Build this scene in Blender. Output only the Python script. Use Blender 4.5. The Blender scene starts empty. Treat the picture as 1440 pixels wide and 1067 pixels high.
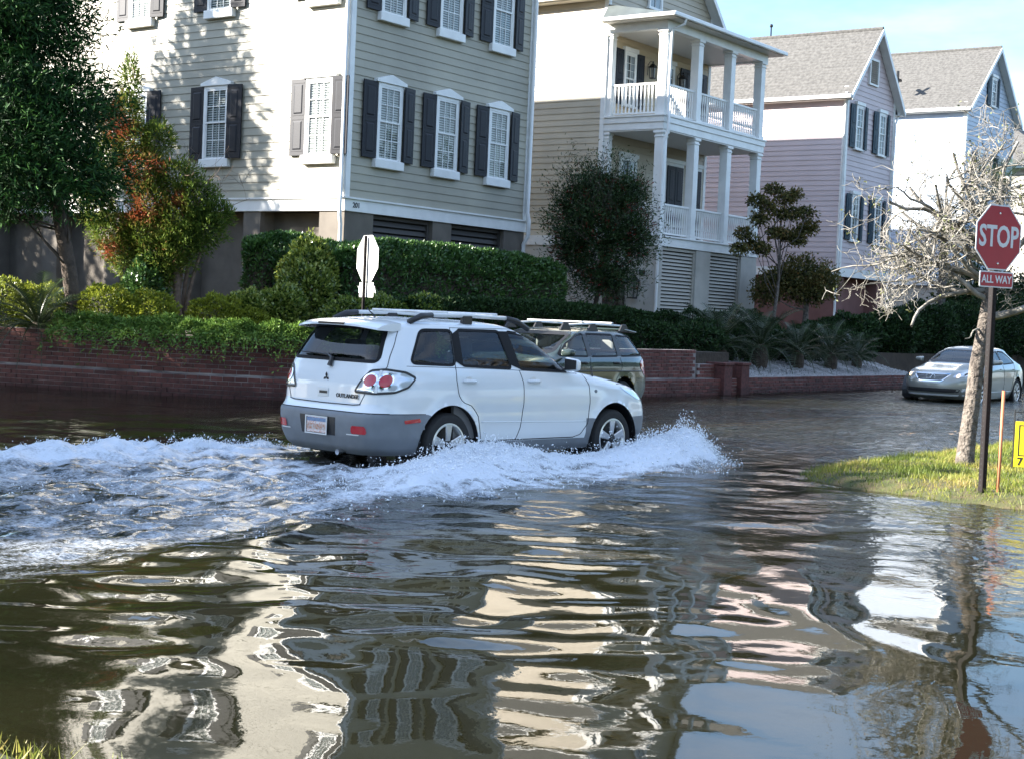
import bpy, bmesh, math, random
import numpy as np
from mathutils import Vector, Matrix
random.seed(7)
RNG = np.random.default_rng(11)
S = bpy.context.scene
COL = S.collection
PI = math.pi
R = math.radians

# ------------------------------------------------------------------ camera, sky, sun, exposure
CAM = Vector((0.0, 0.0, 1.53))
cam_d = bpy.data.cameras.new('camera')
cam_d.sensor_width = 36.0
cam_d.lens = 2121.0 / 1440.0 * 36.0
cam_d.clip_start = 0.1
cam_d.clip_end = 3000
cam = bpy.data.objects.new('camera', cam_d)
COL.objects.link(cam)
_r = Vector((0.59204357, -0.80471953, 0.04371368)).normalized()
_f = Vector((0.80587524, 0.59067593, -0.04082935)).normalized()
_u = _r.cross(_f).normalized()
_r = _f.cross(_u).normalized()
cam.matrix_world = Matrix(((_r.x, _u.x, -_f.x, CAM.x), (_r.y, _u.y, -_f.y, CAM.y), (_r.z, _u.z, -_f.z, CAM.z), (0, 0, 0, 1)))
S.camera = cam

SUN_EL, SUN_ROT = 24.0, -41.0
world = bpy.data.worlds.new('World')
S.world = world
world.use_nodes = True
wn = world.node_tree
sky = wn.nodes.new('ShaderNodeTexSky')
sky.sky_type = 'NISHITA'
sky.sun_disc = False
sky.sun_elevation = R(SUN_EL)
sky.sun_rotation = R(SUN_ROT % 360)
sky.air_density = 1.3
sky.dust_density = 1.0
sky.ozone_density = 7.0
# thin high cloud over the whole sky
_tc = wn.nodes.new('ShaderNodeTexCoord'); _mp = wn.nodes.new('ShaderNodeMapping'); _mp.inputs['Scale'].default_value = (1.6, 1.6, 5.0)
_cn = wn.nodes.new('ShaderNodeTexNoise'); _cn.inputs['Scale'].default_value = 1.7; _cn.inputs['Detail'].default_value = 7; _cn.inputs['Roughness'].default_value = .58
_cr = wn.nodes.new('ShaderNodeMapRange'); _cr.interpolation_type = 'SMOOTHSTEP'; _cr.inputs['From Min'].default_value = .30; _cr.inputs['From Max'].default_value = .72; _cr.inputs['To Max'].default_value = .75
_cm = wn.nodes.new('ShaderNodeMix'); _cm.data_type = 'RGBA'; _cm.inputs['B'].default_value = (3.6, 4.2, 5.2, 1)
wn.links.new(_tc.outputs['Generated'], _mp.inputs['Vector']); wn.links.new(_mp.outputs[0], _cn.inputs['Vector']); wn.links.new(_cn.outputs['Fac'], _cr.inputs['Value'])
wn.links.new(_cr.outputs[0], _cm.inputs['Factor']); wn.links.new(sky.outputs[0], _cm.inputs['A'])
wn.links.new(_cm.outputs['Result'], wn.nodes['Background'].inputs[0])
wn.nodes['Background'].inputs[1].default_value = 0.08

sun_d = bpy.data.lights.new('sun', 'SUN')
sun_d.energy = 5.0
sun_d.angle = R(0.55)
sun_d.color = (1.0, 0.94, 0.86)
sun = bpy.data.objects.new('sun', sun_d)
COL.objects.link(sun)
_sd = Vector((math.sin(R(SUN_ROT)) * math.cos(R(SUN_EL)), math.cos(R(SUN_ROT)) * math.cos(R(SUN_EL)), math.sin(R(SUN_EL))))
sun.rotation_euler = _sd.to_track_quat('Z', 'Y').to_euler()
sun.location = (-40, 40, 40)

S.view_settings.view_transform = 'Standard'
S.view_settings.look = 'None'
S.view_settings.gamma = 1.0
S.view_settings.exposure = 2.45
S.view_settings.use_curve_mapping = False
S.cycles.max_bounces = 8
S.cycles.transparent_max_bounces = 12
S.cycles.caustics_reflective = False
S.cycles.caustics_refractive = False

# ------------------------------------------------------------------ materials
MATS = {}

def mat(name, col, rough=0.6, spec=0.5, metal=0.0, noise=None, bump=None, rnd=0.0, coat=0.0, ior=None, emit=None):
    """procedural principled material; noise=(scale, amount, second colour), bump=(scale, strength, distance), rnd=per-object value spread"""
    if name in MATS:
        return MATS[name]
    m = bpy.data.materials.new(name)
    m.use_nodes = True
    nt = m.node_tree
    b = nt.nodes['Principled BSDF']
    b.inputs['Base Color'].default_value = (*col, 1)
    b.inputs['Roughness'].default_value = rough
    b.inputs['Specular IOR Level'].default_value = spec
    b.inputs['Metallic'].default_value = metal
    if coat:
        b.inputs['Coat Weight'].default_value = coat
        b.inputs['Coat Roughness'].default_value = 0.03
    if ior:
        b.inputs['IOR'].default_value = ior
    if emit:
        b.inputs['Emission Color'].default_value = (*emit[0], 1)
        b.inputs['Emission Strength'].default_value = emit[1]
    geo = nt.nodes.new('ShaderNodeNewGeometry')
    src = None
    if noise:
        n = nt.nodes.new('ShaderNodeTexNoise')
        n.inputs['Scale'].default_value = noise[0]
        n.inputs['Detail'].default_value = 5
        nt.links.new(geo.outputs['Position'], n.inputs['Vector'])
        cr = nt.nodes.new('ShaderNodeValToRGB')
        cr.color_ramp.elements[0].position = 0.35
        cr.color_ramp.elements[1].position = 0.68
        c2 = noise[2] if len(noise) > 2 else tuple(c * (1 - noise[1]) for c in col)
        cr.color_ramp.elements[0].color = (*col, 1)
        cr.color_ramp.elements[1].color = (*c2, 1)
        nt.links.new(n.outputs['Fac'], cr.inputs['Fac'])
        src = cr.outputs['Color']
    if rnd:
        oi = nt.nodes.new('ShaderNodeObjectInfo')
        mr = nt.nodes.new('ShaderNodeMapRange')
        mr.inputs['To Min'].default_value = 1 - rnd
        mr.inputs['To Max'].default_value = 1 + rnd
        nt.links.new(oi.outputs['Random'], mr.inputs['Value'])
        hs = nt.nodes.new('ShaderNodeHueSaturation')
        nt.links.new(mr.outputs[0], hs.inputs['Value'])
        if src is None:
            hs.inputs['Color'].default_value = (*col, 1)
        else:
            nt.links.new(src, hs.inputs['Color'])
        src = hs.outputs['Color']
    if src is not None:
        nt.links.new(src, b.inputs['Base Color'])
    if bump:
        n2 = nt.nodes.new('ShaderNodeTexNoise')
        n2.inputs['Scale'].default_value = bump[0]
        n2.inputs['Detail'].default_value = 6
        nt.links.new(geo.outputs['Position'], n2.inputs['Vector'])
        bp = nt.nodes.new('ShaderNodeBump')
        bp.inputs['Strength'].default_value = bump[1]
        bp.inputs['Distance'].default_value = bump[2] if len(bump) > 2 else 0.01
        nt.links.new(n2.outputs['Fac'], bp.inputs['Height'])
        nt.links.new(bp.outputs[0], b.inputs['Normal'])
    MATS[name] = m
    return m

def glass_mat(name, tint, body, refl_ior=1.5, rough=0.0, see=0.85):
    """thin pane: fresnel reflection over a tinted see-through / dark body mix"""
    m = bpy.data.materials.new(name)
    m.use_nodes = True
    nt = m.node_tree
    nt.nodes.remove(nt.nodes['Principled BSDF'])
    out = nt.nodes['Material Output']
    fr = nt.nodes.new('ShaderNodeFresnel')
    ge = nt.nodes.new('ShaderNodeNewGeometry'); mi = nt.nodes.new('ShaderNodeMapRange')      # a pane reflects alike from both faces
    mi.inputs['To Min'].default_value = refl_ior; mi.inputs['To Max'].default_value = 1/refl_ior
    nt.links.new(ge.outputs['Backfacing'], mi.inputs['Value']); nt.links.new(mi.outputs[0], fr.inputs['IOR'])
    gl = nt.nodes.new('ShaderNodeBsdfGlossy'); gl.inputs['Roughness'].default_value = rough
    tr = nt.nodes.new('ShaderNodeBsdfTransparent'); tr.inputs['Color'].default_value = (*tint, 1)
    df = nt.nodes.new('ShaderNodeBsdfDiffuse'); df.inputs['Color'].default_value = (*body, 1)
    mx = nt.nodes.new('ShaderNodeMixShader'); mx.inputs[0].default_value = see
    nt.links.new(df.outputs[0], mx.inputs[1]); nt.links.new(tr.outputs[0], mx.inputs[2])
    m2 = nt.nodes.new('ShaderNodeMixShader')
    nt.links.new(fr.outputs[0], m2.inputs[0]); nt.links.new(mx.outputs[0], m2.inputs[1]); nt.links.new(gl.outputs[0], m2.inputs[2])
    nt.links.new(m2.outputs[0], out.inputs['Surface'])
    MATS[name] = m
    return m

def leaf_mat(name, cols, trans=0.3, rough=0.5, spec=0.22, warm=None):
    """leaves: a per-leaf 'tint' attribute picks the colour; cols = ramp colours dark..light"""
    m = bpy.data.materials.new(name)
    m.use_nodes = True
    nt = m.node_tree
    b = nt.nodes['Principled BSDF']
    out = nt.nodes['Material Output']
    at = nt.nodes.new('ShaderNodeAttribute'); at.attribute_name = 'tint'
    cr = nt.nodes.new('ShaderNodeValToRGB')
    els = cr.color_ramp.elements
    n = len(cols)
    while len(els) < n:
        els.new(0.5)
    for i, c in enumerate(cols):
        els[i].position = i / (n - 1)
        els[i].color = (*c, 1)
    nt.links.new(at.outputs['Fac'], cr.inputs['Fac'])
    nt.links.new(cr.outputs[0], b.inputs['Base Color'])
    b.inputs['Roughness'].default_value = rough
    b.inputs['Specular IOR Level'].default_value = spec
    tl = nt.nodes.new('ShaderNodeBsdfTranslucent')
    nt.links.new(cr.outputs[0], tl.inputs['Color'])
    mx = nt.nodes.new('ShaderNodeMixShader'); mx.inputs[0].default_value = trans
    nt.links.new(b.outputs[0], mx.inputs[1]); nt.links.new(tl.outputs[0], mx.inputs[2])
    nt.links.new(mx.outputs[0], out.inputs['Surface'])
    MATS[name] = m
    return m

def wet_band(name, zt, amt=.45):
    """tide mark: masonry that has soaked up water darkens below an uneven line"""
    m = MATS[name]; nt = m.node_tree; b = nt.nodes['Principled BSDF']
    lk = b.inputs['Base Color'].links[0]; src = lk.from_socket
    geo = nt.nodes.new('ShaderNodeNewGeometry'); sp = nt.nodes.new('ShaderNodeSeparateXYZ'); nt.links.new(geo.outputs['Position'], sp.inputs[0])
    n = nt.nodes.new('ShaderNodeTexNoise'); n.inputs['Scale'].default_value = 2.2; n.inputs['Detail'].default_value = 5; nt.links.new(geo.outputs['Position'], n.inputs['Vector'])
    ml = nt.nodes.new('ShaderNodeMath'); ml.operation = 'MULTIPLY_ADD'; ml.inputs[1].default_value = .5; nt.links.new(n.outputs['Fac'], ml.inputs[0]); nt.links.new(sp.outputs['Z'], ml.inputs[2])
    mr = nt.nodes.new('ShaderNodeMapRange'); mr.interpolation_type = 'SMOOTHSTEP'; mr.inputs['From Min'].default_value = zt+.2; mr.inputs['From Max'].default_value = zt+.32; mr.inputs['To Min'].default_value = amt; mr.inputs['To Max'].default_value = 1.0
    nt.links.new(ml.outputs[0], mr.inputs['Value'])
    mx = nt.nodes.new('ShaderNodeMix'); mx.data_type = 'RGBA'; mx.blend_type = 'MULTIPLY'; mx.inputs['Factor'].default_value = 1
    nt.links.new(src, mx.inputs['A']); nt.links.new(mr.outputs[0], mx.inputs['B']); nt.links.new(mx.outputs['Result'], b.inputs['Base Color'])

# ------------------------------------------------------------------ mesh helpers
class MB:
    def __init__(s):
        s.v = []; s.f = []
    def add(s, vs, fs):
        o = len(s.v); s.v += [tuple(p) for p in vs]; s.f += [tuple(i + o for i in f) for f in fs]; return s
    def box(s, x0, y0, z0, x1, y1, z1):
        vs = [(x0,y0,z0),(x1,y0,z0),(x1,y1,z0),(x0,y1,z0),(x0,y0,z1),(x1,y0,z1),(x1,y1,z1),(x0,y1,z1)]
        return s.add(vs, [(0,3,2,1),(4,5,6,7),(0,1,5,4),(1,2,6,5),(2,3,7,6),(3,0,4,7)])
    def hexa(s, vs):
        return s.add(vs, [(0,3,2,1),(4,5,6,7),(0,1,5,4),(1,2,6,5),(2,3,7,6),(3,0,4,7)])
    def quad(s, a, b, c, d):
        return s.add([a,b,c,d], [(0,1,2,3)])
    def prism(s, poly, axis, a, b):
        """extrude a 2-D polygon along axis; poly coords are the other two axes in order"""
        n = len(poly)
        def p3(p, t):
            if axis == 'x': return (t, p[0], p[1])
            if axis == 'y': return (p[0], t, p[1])
            return (p[0], p[1], t)
        vs = [p3(p, a) for p in poly] + [p3(p, b) for p in poly]
        fs = [(i, (i+1) % n, (i+1) % n + n, i + n) for i in range(n)] + [tuple(range(n))[::-1], tuple(range(n, 2*n))]
        return s.add(vs, fs)
    def tube(s, pts, rad, n=8, cap=True):
        pts = [Vector(p) for p in pts]
        if not hasattr(rad, '__len__'): rad = [rad] * len(pts)
        vs = []; up = None
        for i, p in enumerate(pts):
            t = (pts[min(i+1, len(pts)-1)] - pts[max(i-1, 0)])
            if t.length < 1e-9: t = Vector((0,0,1))
            t.normalize()
            if up is None:
                up = t.orthogonal().normalized()
            up = (up - t * up.dot(t))
            if up.length < 1e-6: up = t.orthogonal()
            up.normalize(); sd = t.cross(up)
            for k in range(n):
                a = 2*PI*k/n
                vs.append(p + up*math.cos(a)*rad[i] + sd*math.sin(a)*rad[i])
        fs = []
        for i in range(len(pts)-1):
            for k in range(n):
                fs.append((i*n+k, i*n+(k+1)%n, (i+1)*n+(k+1)%n, (i+1)*n+k))
        if cap:
            fs.append(tuple(range(n))[::-1]); fs.append(tuple(range((len(pts)-1)*n, len(pts)*n)))
        return s.add(vs, fs)
    def lathe(s, prof, n=24, axis='z', o=(0,0,0), closed=False):
        """prof = [(radius, height)]"""
        vs = []
        for r, h in prof:
            for k in range(n):
                a = 2*PI*k/n; c, d = r*math.cos(a), r*math.sin(a)
                p = (c, d, h) if axis == 'z' else ((c, h, d) if axis == 'y' else (h, c, d))
                vs.append((p[0]+o[0], p[1]+o[1], p[2]+o[2]))
        m = len(prof); fs = []
        for i in range(m if closed else m-1):
            for k in range(n):
                j = (i+1) % m
                fs.append((i*n+k, i*n+(k+1)%n, j*n+(k+1)%n, j*n+k))
        if not closed:
            fs.append(tuple(range(n))[::-1]); fs.append(tuple(range((m-1)*n, m*n)))
        return s.add(vs, fs)
    def ball(s, c, r, n=8, m=6, sq=(1,1,1)):
        prof = [(max(r*math.sin(PI*i/m), 1e-4), -r*math.cos(PI*i/m)) for i in range(m+1)]
        o = len(s.v); s.lathe(prof, n)
        for i in range(o, len(s.v)):
            p = s.v[i]; s.v[i] = (p[0]*sq[0]+c[0], p[1]*sq[1]+c[1], p[2]*sq[2]+c[2])
        return s
    def xform(s, M):
        s.v = [tuple(M @ Vector(p)) for p in s.v]; return s
    def mesh(s, name, material, smooth=False, bevel=0.0, seg=1, angle=None):
        me = bpy.data.meshes.new(name)
        me.from_pydata(s.v, [], s.f)
        bm = bmesh.new(); bm.from_mesh(me)
        bmesh.ops.recalc_face_normals(bm, faces=bm.faces)
        if bevel:
            es = [e for e in bm.edges if len(e.link_faces) == 2 and e.calc_face_angle(0) > 0.6]
            bmesh.ops.bevel(bm, geom=es, offset=bevel, segments=seg, affect='EDGES', profile=0.5)
        for f in bm.faces: f.smooth = smooth
        if smooth and angle:
            for e in bm.edges:
                if len(e.link_faces) == 2 and e.calc_face_angle(0) > angle: e.smooth = False
        bm.to_mesh(me); bm.free()
        if material: me.materials.append(MATS[material] if isinstance(material, str) else material)
        return me
    def build(s, name, material, parent=None, **k):
        return link(name, s.mesh(name, material, **k), parent)

def link(name, me, parent=None, loc=None, rot=None):
    o = bpy.data.objects.new(name, me); COL.objects.link(o)
    if parent is not None: o.parent = parent
    if loc is not None: o.location = loc
    if rot is not None: o.rotation_euler = rot
    return o

def tag(o, label, cat, group=None):
    o['label'] = label; o['category'] = cat
    if group: o['group'] = group
    return o

def thing(name, label, cat, loc=(0,0,0), rz=0.0, group=None):
    o = bpy.data.objects.new(name, None); COL.objects.link(o)
    o.empty_display_size = 0.3
    o.location = loc; o.rotation_euler = (0, 0, rz)
    return tag(o, label, cat, group)

def kids(o): return [c for c in COL.objects if c.parent is o]

def copy_tree(o, parent=None, loc=None, rz=None):
    kid = {}
    for x in COL.objects:
        if x.parent: kid.setdefault(x.parent.name, []).append(x)
    def rec(a, par):
        c = a.copy(); COL.objects.link(c); c.parent = par
        for ch in kid.get(a.name, []): rec(ch, c)
        return c
    c = rec(o, parent)
    if loc is not None: c.location = loc
    if rz is not None: c.rotation_euler = (0, 0, rz)
    return c

def np_mesh(name, V, F, material, tint=None, smooth=False):
    """fast mesh from numpy arrays; F is (n,3) or (n,4)"""
    me = bpy.data.meshes.new(name)
    n, k = F.shape
    me.vertices.add(len(V)); me.vertices.foreach_set('co', np.ascontiguousarray(V, dtype=np.float32).ravel())
    me.loops.add(n*k); me.loops.foreach_set('vertex_index', np.ascontiguousarray(F, dtype=np.int32).ravel())
    me.polygons.add(n); me.polygons.foreach_set('loop_start', np.arange(0, n*k, k, dtype=np.int32))
    me.polygons.foreach_set('loop_total', np.full(n, k, dtype=np.int32))
    if smooth: me.polygons.foreach_set('use_smooth', np.ones(n, dtype=bool))
    if tint is not None:
        a = me.attributes.new('tint', 'FLOAT', 'POINT'); a.data.foreach_set('value', np.ascontiguousarray(tint, dtype=np.float32))
    me.update(calc_edges=True)
    if material: me.materials.append(MATS[material] if isinstance(material, str) else material)
    return me

def _fade(t): return t*t*t*(t*(t*6-15)+10)
_PERM = RNG.permutation(4096)
_GRD = RNG.uniform(0, 2*np.pi, 4096)
def perlin(x, y, seed=0):
    x = np.asarray(x, float) + seed*17.31; y = np.asarray(y, float) - seed*9.77
    xi = np.floor(x).astype(int); yi = np.floor(y).astype(int); xf = x-xi; yf = y-yi
    def g(ix, iy, dx, dy):
        a = _GRD[_PERM[(_PERM[ix & 4095] + iy) & 4095]]
        return np.cos(a)*dx + np.sin(a)*dy
    u, v = _fade(xf), _fade(yf)
    a = g(xi, yi, xf, yf); b = g(xi+1, yi, xf-1, yf); c = g(xi, yi+1, xf, yf-1); d = g(xi+1, yi+1, xf-1, yf-1)
    return ((a*(1-u)+b*u)*(1-v) + (c*(1-u)+d*u)*v) * 1.5

def text_mesh(body, size, material, depth=0.002, bold=0.0, sx=1.0):
    cu = bpy.data.curves.new('lettering', 'FONT'); cu.body = body; cu.size = size; cu.extrude = depth
    cu.align_x = 'CENTER'; cu.align_y = 'CENTER'; cu.offset = bold; cu.resolution_u = 3
    o = bpy.data.objects.new('lettering', cu); COL.objects.link(o)
    dg = bpy.context.evaluated_depsgraph_get()
    me = bpy.data.meshes.new_from_object(o.evaluated_get(dg))
    bpy.data.objects.remove(o)
    if sx != 1.0:
        me.transform(Matrix.Diagonal((sx, 1, 1, 1)))
    me.materials.clear(); me.materials.append(MATS[material])
    return me

# ------------------------------------------------------------------ material set
mat('siding_sage', (0.35, 0.325, 0.25), 0.55, rnd=0.06, noise=(0.9, 0.2))
mat('siding_cream', (0.46, 0.40, 0.30), 0.55, rnd=0.06, noise=(0.9, 0.18))
mat('siding_pink', (0.55, 0.455, 0.45), 0.55, rnd=0.04, noise=(1.0, 0.1))
mat('siding_blue', (0.44, 0.51, 0.60), 0.55, rnd=0.04, noise=(1.0, 0.1))
mat('siding_white', (0.72, 0.70, 0.66), 0.55, rnd=0.04)
mat('trim_white', (0.74, 0.74, 0.71), 0.4, noise=(3.0, 0.12), bump=(40, 0.1, 0.004))
mat('soffit', (0.62, 0.60, 0.55), 0.6)
mat('porch_wall', (0.50, 0.41, 0.28), 0.6, rnd=0.04)
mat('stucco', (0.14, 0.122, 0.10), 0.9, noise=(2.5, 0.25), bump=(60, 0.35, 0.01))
mat('stucco_pale', (0.45, 0.43, 0.38), 0.9, noise=(2.0, 0.2), bump=(60, 0.3, 0.01))
mat('stucco_pink', (0.20, 0.095, 0.08), 0.9, noise=(2.0, 0.2))
mat('shutter_black', (0.013, 0.014, 0.019), 0.5, 0.25, noise=(5, 0.2), bump=(30, 0.15, 0.004))
mat('shutter_teal', (0.008, 0.030, 0.048), 0.5, 0.25, noise=(5, 0.2))
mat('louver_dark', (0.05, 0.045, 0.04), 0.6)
mat('louver_pale', (0.36, 0.34, 0.29), 0.6, rnd=0.06)
mat('dark_void', (0.012, 0.012, 0.012), 0.9)
mat('room', (0.06, 0.055, 0.05), 0.9)
mat('blind', (0.55, 0.54, 0.50), 0.6)
mat('curtain', (0.5, 0.52, 0.55), 0.8, bump=(14, 0.5, 0.03))
mat('iron', (0.012, 0.012, 0.013), 0.45)
mat('lamp_glass', (0.25, 0.25, 0.24), 0.1)
mat('shingle', (0.105, 0.102, 0.096), 0.95, noise=(9.0, 0.45), bump=(25, 0.6, 0.03))
mat('shingle_dark', (0.05, 0.055, 0.06), 0.9, noise=(6.0, 0.3), bump=(25, 0.6, 0.03))
mat('metal_roof', (0.07, 0.085, 0.085), 0.45, noise=(3.0, 0.3))
mat('wood_dark', (0.035, 0.026, 0.02), 0.6)
glass_mat('pane_glass', (0.85, 0.9, 0.9), (0.03, 0.035, 0.04), 1.55, 0.0, 0.85)
mat('brick', (0.115, 0.036, 0.028), 0.85, rnd=0.38, noise=(7.0, 0.3), bump=(80, 0.4, 0.006))
mat('brick_plain', (0.11, 0.035, 0.028), 0.85, noise=(16.0, 0.55), bump=(80, 0.4, 0.006))
mat('mortar', (0.34, 0.30, 0.28), 0.95, noise=(2.0, 0.5, (0.06, 0.04, 0.037)), bump=(90, 0.3, 0.005))
mat('bark', (0.085, 0.062, 0.045), 0.95, noise=(9, 0.5), bump=(30, 0.9, 0.03))
mat('bark_pale', (0.17, 0.145, 0.12), 0.95, noise=(16, 0.5, (0.055, 0.044, 0.036)), bump=(26, 1.0, 0.05))
mat('twig_pale', (0.29, 0.27, 0.235), 0.9, noise=(5, 0.4, (0.075, 0.068, 0.05)), bump=(60, .5, .01))
mat('bark_red', (0.20, 0.14, 0.10), 0.95, noise=(12, 0.4), bump=(30, 0.7, 0.02))
mat('soil', (0.055, 0.04, 0.028), 1.0, noise=(5, 0.4), bump=(18, 0.6, 0.04))
mat('asphalt', (0.05, 0.05, 0.05), 0.9, noise=(25, 0.3), bump=(120, 0.4, 0.006))
mat('yellow_line', (0.62, 0.33, 0.03), 0.8, noise=(14, 0.35))
mat('gravel', (0.36, 0.35, 0.34), 0.9, rnd=0.1, noise=(30, 0.4))
mat('lawn', (0.05, 0.06, 0.014), 1.0, noise=(6, 0.5, (0.085, 0.065, 0.028)), bump=(50, 0.6, 0.02))
leaf_mat('grass_blade', [(0.045, 0.075, 0.012), (0.13, 0.175, 0.025), (0.24, 0.245, 0.045), (0.36, 0.27, 0.10)], 0.35, 0.5, 0.3)
leaf_mat('leaf_cedar', [(0.006, 0.020, 0.006), (0.018, 0.055, 0.014), (0.042, 0.115, 0.022), (0.08, 0.17, 0.03)], 0.15, 0.6, 0.12)
leaf_mat('leaf_cypress', [(0.03, 0.055, 0.012), (0.085, 0.14, 0.022), (0.15, 0.20, 0.03), (0.20, 0.09, 0.035), (0.30, 0.08, 0.032)], 0.25, 0.6, 0.12)
leaf_mat('leaf_lime', [(0.07, 0.10, 0.012), (0.19, 0.225, 0.024), (0.33, 0.35, 0.04)], 0.3, 0.4)
leaf_mat('leaf_glossy', [(0.045, 0.08, 0.018), (0.13, 0.19, 0.032), (0.27, 0.31, 0.06), (0.42, 0.44, 0.14)], 0.25, 0.25, 0.5)
leaf_mat('leaf_hedge', [(0.02, 0.052, 0.014), (0.056, 0.125, 0.028), (0.12, 0.215, 0.048)], 0.2, 0.35, 0.45)
leaf_mat('leaf_dark', [(0.008, 0.020, 0.007), (0.023, 0.050, 0.015), (0.048, 0.088, 0.024)], 0.15, 0.5, .15)
leaf_mat('leaf_juniper', [(0.04, 0.085, 0.016), (0.10, 0.18, 0.032), (0.17, 0.26, 0.05)], 0.2, 0.5)
leaf_mat('leaf_berry', [(0.010, 0.022, 0.008), (0.030, 0.058, 0.018), (0.058, 0.095, 0.028), (0.15, 0.02, 0.014)], 0.15, 0.4)
leaf_mat('leaf_brown', [(0.022, 0.030, 0.010), (0.075, 0.080, 0.022), (0.14, 0.12, 0.035), (0.19, 0.095, 0.03)], 0.2, 0.5)
leaf_mat('leaf_sago', [(0.006, 0.014, 0.005), (0.018, 0.035, 0.010), (0.035, 0.055, 0.014), (0.08, 0.055, 0.02)], 0.15, 0.35, 0.5)
leaf_mat('leaf_lichen', [(0.05, 0.06, 0.02), (0.13, 0.14, 0.05), (0.26, 0.27, 0.14)], 0.2, 0.8)
leaf_mat('leaf_oak', [(0.008, 0.018, 0.006), (0.02, 0.04, 0.012), (0.04, 0.06, 0.02)], 0.1, 0.5)

for _n in ('brick', 'brick_plain', 'mortar'): wet_band(_n, .10, .62)
# ------------------------------------------------------------------ the setting: ground, road, yards, grass banks, water
def structure(o): o['kind'] = 'structure'; return o
def stuff(o): o['kind'] = 'stuff'; return o

structure(MB().quad((-700,-700,-0.36),(700,-700,-0.36),(700,700,-0.36),(-700,700,-0.36)).build('ground', 'soil'))
rd = MB()
rd.box(-90, 6.6, -0.30, 160, 17.4, -0.135)
rd.box(3.6, -90, -0.30, 14.6, 6.6, -0.135)
rd.box(3.6, 17.4, -0.30, 16.2, 100, -0.135)
structure(rd.build('road', 'asphalt'))
yl = MB()
for y in (12.10, 12.32):
    yl.box(17.5, y-.055, -0.131, 120, y+.055, -0.127)
for x in (9.0, 9.25):
    yl.box(x-.055, -60, -0.131, x+.055, 6.2, -0.127)
yl.build('centre_line', 'yellow_line')
COL.objects['centre_line']['kind'] = 'structure'

# front face of the low brick wall round the corner
WALL_PATH = [(14.7, 33), (14.8, 29), (14.95, 26), (15.2, 24), (15.65, 22.3), (16.25, 20.7), (16.85, 19.2), (17.65, 17.9), (18.8, 17.0), (20.2, 16.55), (22.0, 16.4), (31.5, 16.4)]
def smooth_path(P, step=0.05):
    P = np.array(P, float); out = []
    for i in range(len(P)-1):
        p0 = P[max(i-1,0)]; p1 = P[i]; p2 = P[i+1]; p3 = P[min(i+2,len(P)-1)]
        n = max(2, int(np.linalg.norm(p2-p1)/step))
        for t in np.linspace(0, 1, n, endpoint=False):
            out.append(.5*((2*p1)+(-p0+p2)*t+(2*p0-5*p1+4*p2-p3)*t*t+(-p0+3*p1-3*p2+p3)*t**3))
    out.append(P[-1]); return np.array(out)
def offset_path(P, d):
    T = np.gradient(P, axis=0); T /= np.linalg.norm(T, axis=1)[:, None]
    return P + np.stack([-T[:,1], T[:,0]], 1)*d
WP = smooth_path(WALL_PATH, 0.25)
inner = offset_path(WP, 0.42)          # yard side

poly = [(p[0], p[1]) for p in inner] + [(31.5, 18.5), (150, 18.5), (150, 90), (15.1, 90)]
yard = MB().prism(poly, 'z', -0.32, 0.93)
structure(yard.build('yard', 'soil'))

def bank(name, cx, cy, sx, sy, x0, x1, y0, y1, step, top, rad, jit=.25):
    """grassy bank: rounded corner at (cx,cy), land lies on the sx,sy side"""
    xs = np.arange(x0, x1+1e-6, step); ys = np.arange(y0, y1+1e-6, step)
    X, Y = np.meshgrid(xs, ys)
    dx = (X-cx)*sx; dy = (Y-cy)*sy            # positive = on land
    qx = rad-dx; qy = rad-dy
    d = np.where((qx > 0) & (qy > 0), rad-np.hypot(qx, qy), np.minimum(dx, dy))
    d = d + jit*perlin(X/1.1, Y/1.1, 3) + .08*perlin(X/.3, Y/.3, 4)
    t = np.clip((d+.25)/1.25, 0, 1); t = t*t*(3-2*t)
    Z = -.16 + (top+.16)*t + .018*perlin(X/.5, Y/.5, 5)*t
    ny, nx = X.shape
    V = np.stack([X.ravel(), Y.ravel(), Z.ravel()], 1)
    i = np.arange(nx*ny).reshape(ny, nx)
    F = np.stack([i[:-1,:-1].ravel(), i[:-1,1:].ravel(), i[1:,1:].ravel(), i[1:,:-1].ravel()], 1)
    o = structure(link(name, np_mesh(name, V, F, 'lawn', smooth=True)))
    return X, Y, Z
GX, GY, GZ = bank('grass_island', 13.40, 7.45, 1, -1, 12.4, 30, -6, 8.2, 0.1, 0.10, 2.2)
NX, NY, NZ = bank('near_grass_bank', 3.66, 5.0, -1, -1, -6, 4.0, -6, 5.2, 0.1, 0.10, .8)
structure(MB().box(-60, 18.0, -0.32, 3.2, 90, 0.25).build('far_bank', 'lawn'))
structure(MB().box(30, -90, -0.32, 160, 6.4, 0.14).build('lawn', 'lawn'))

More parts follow.
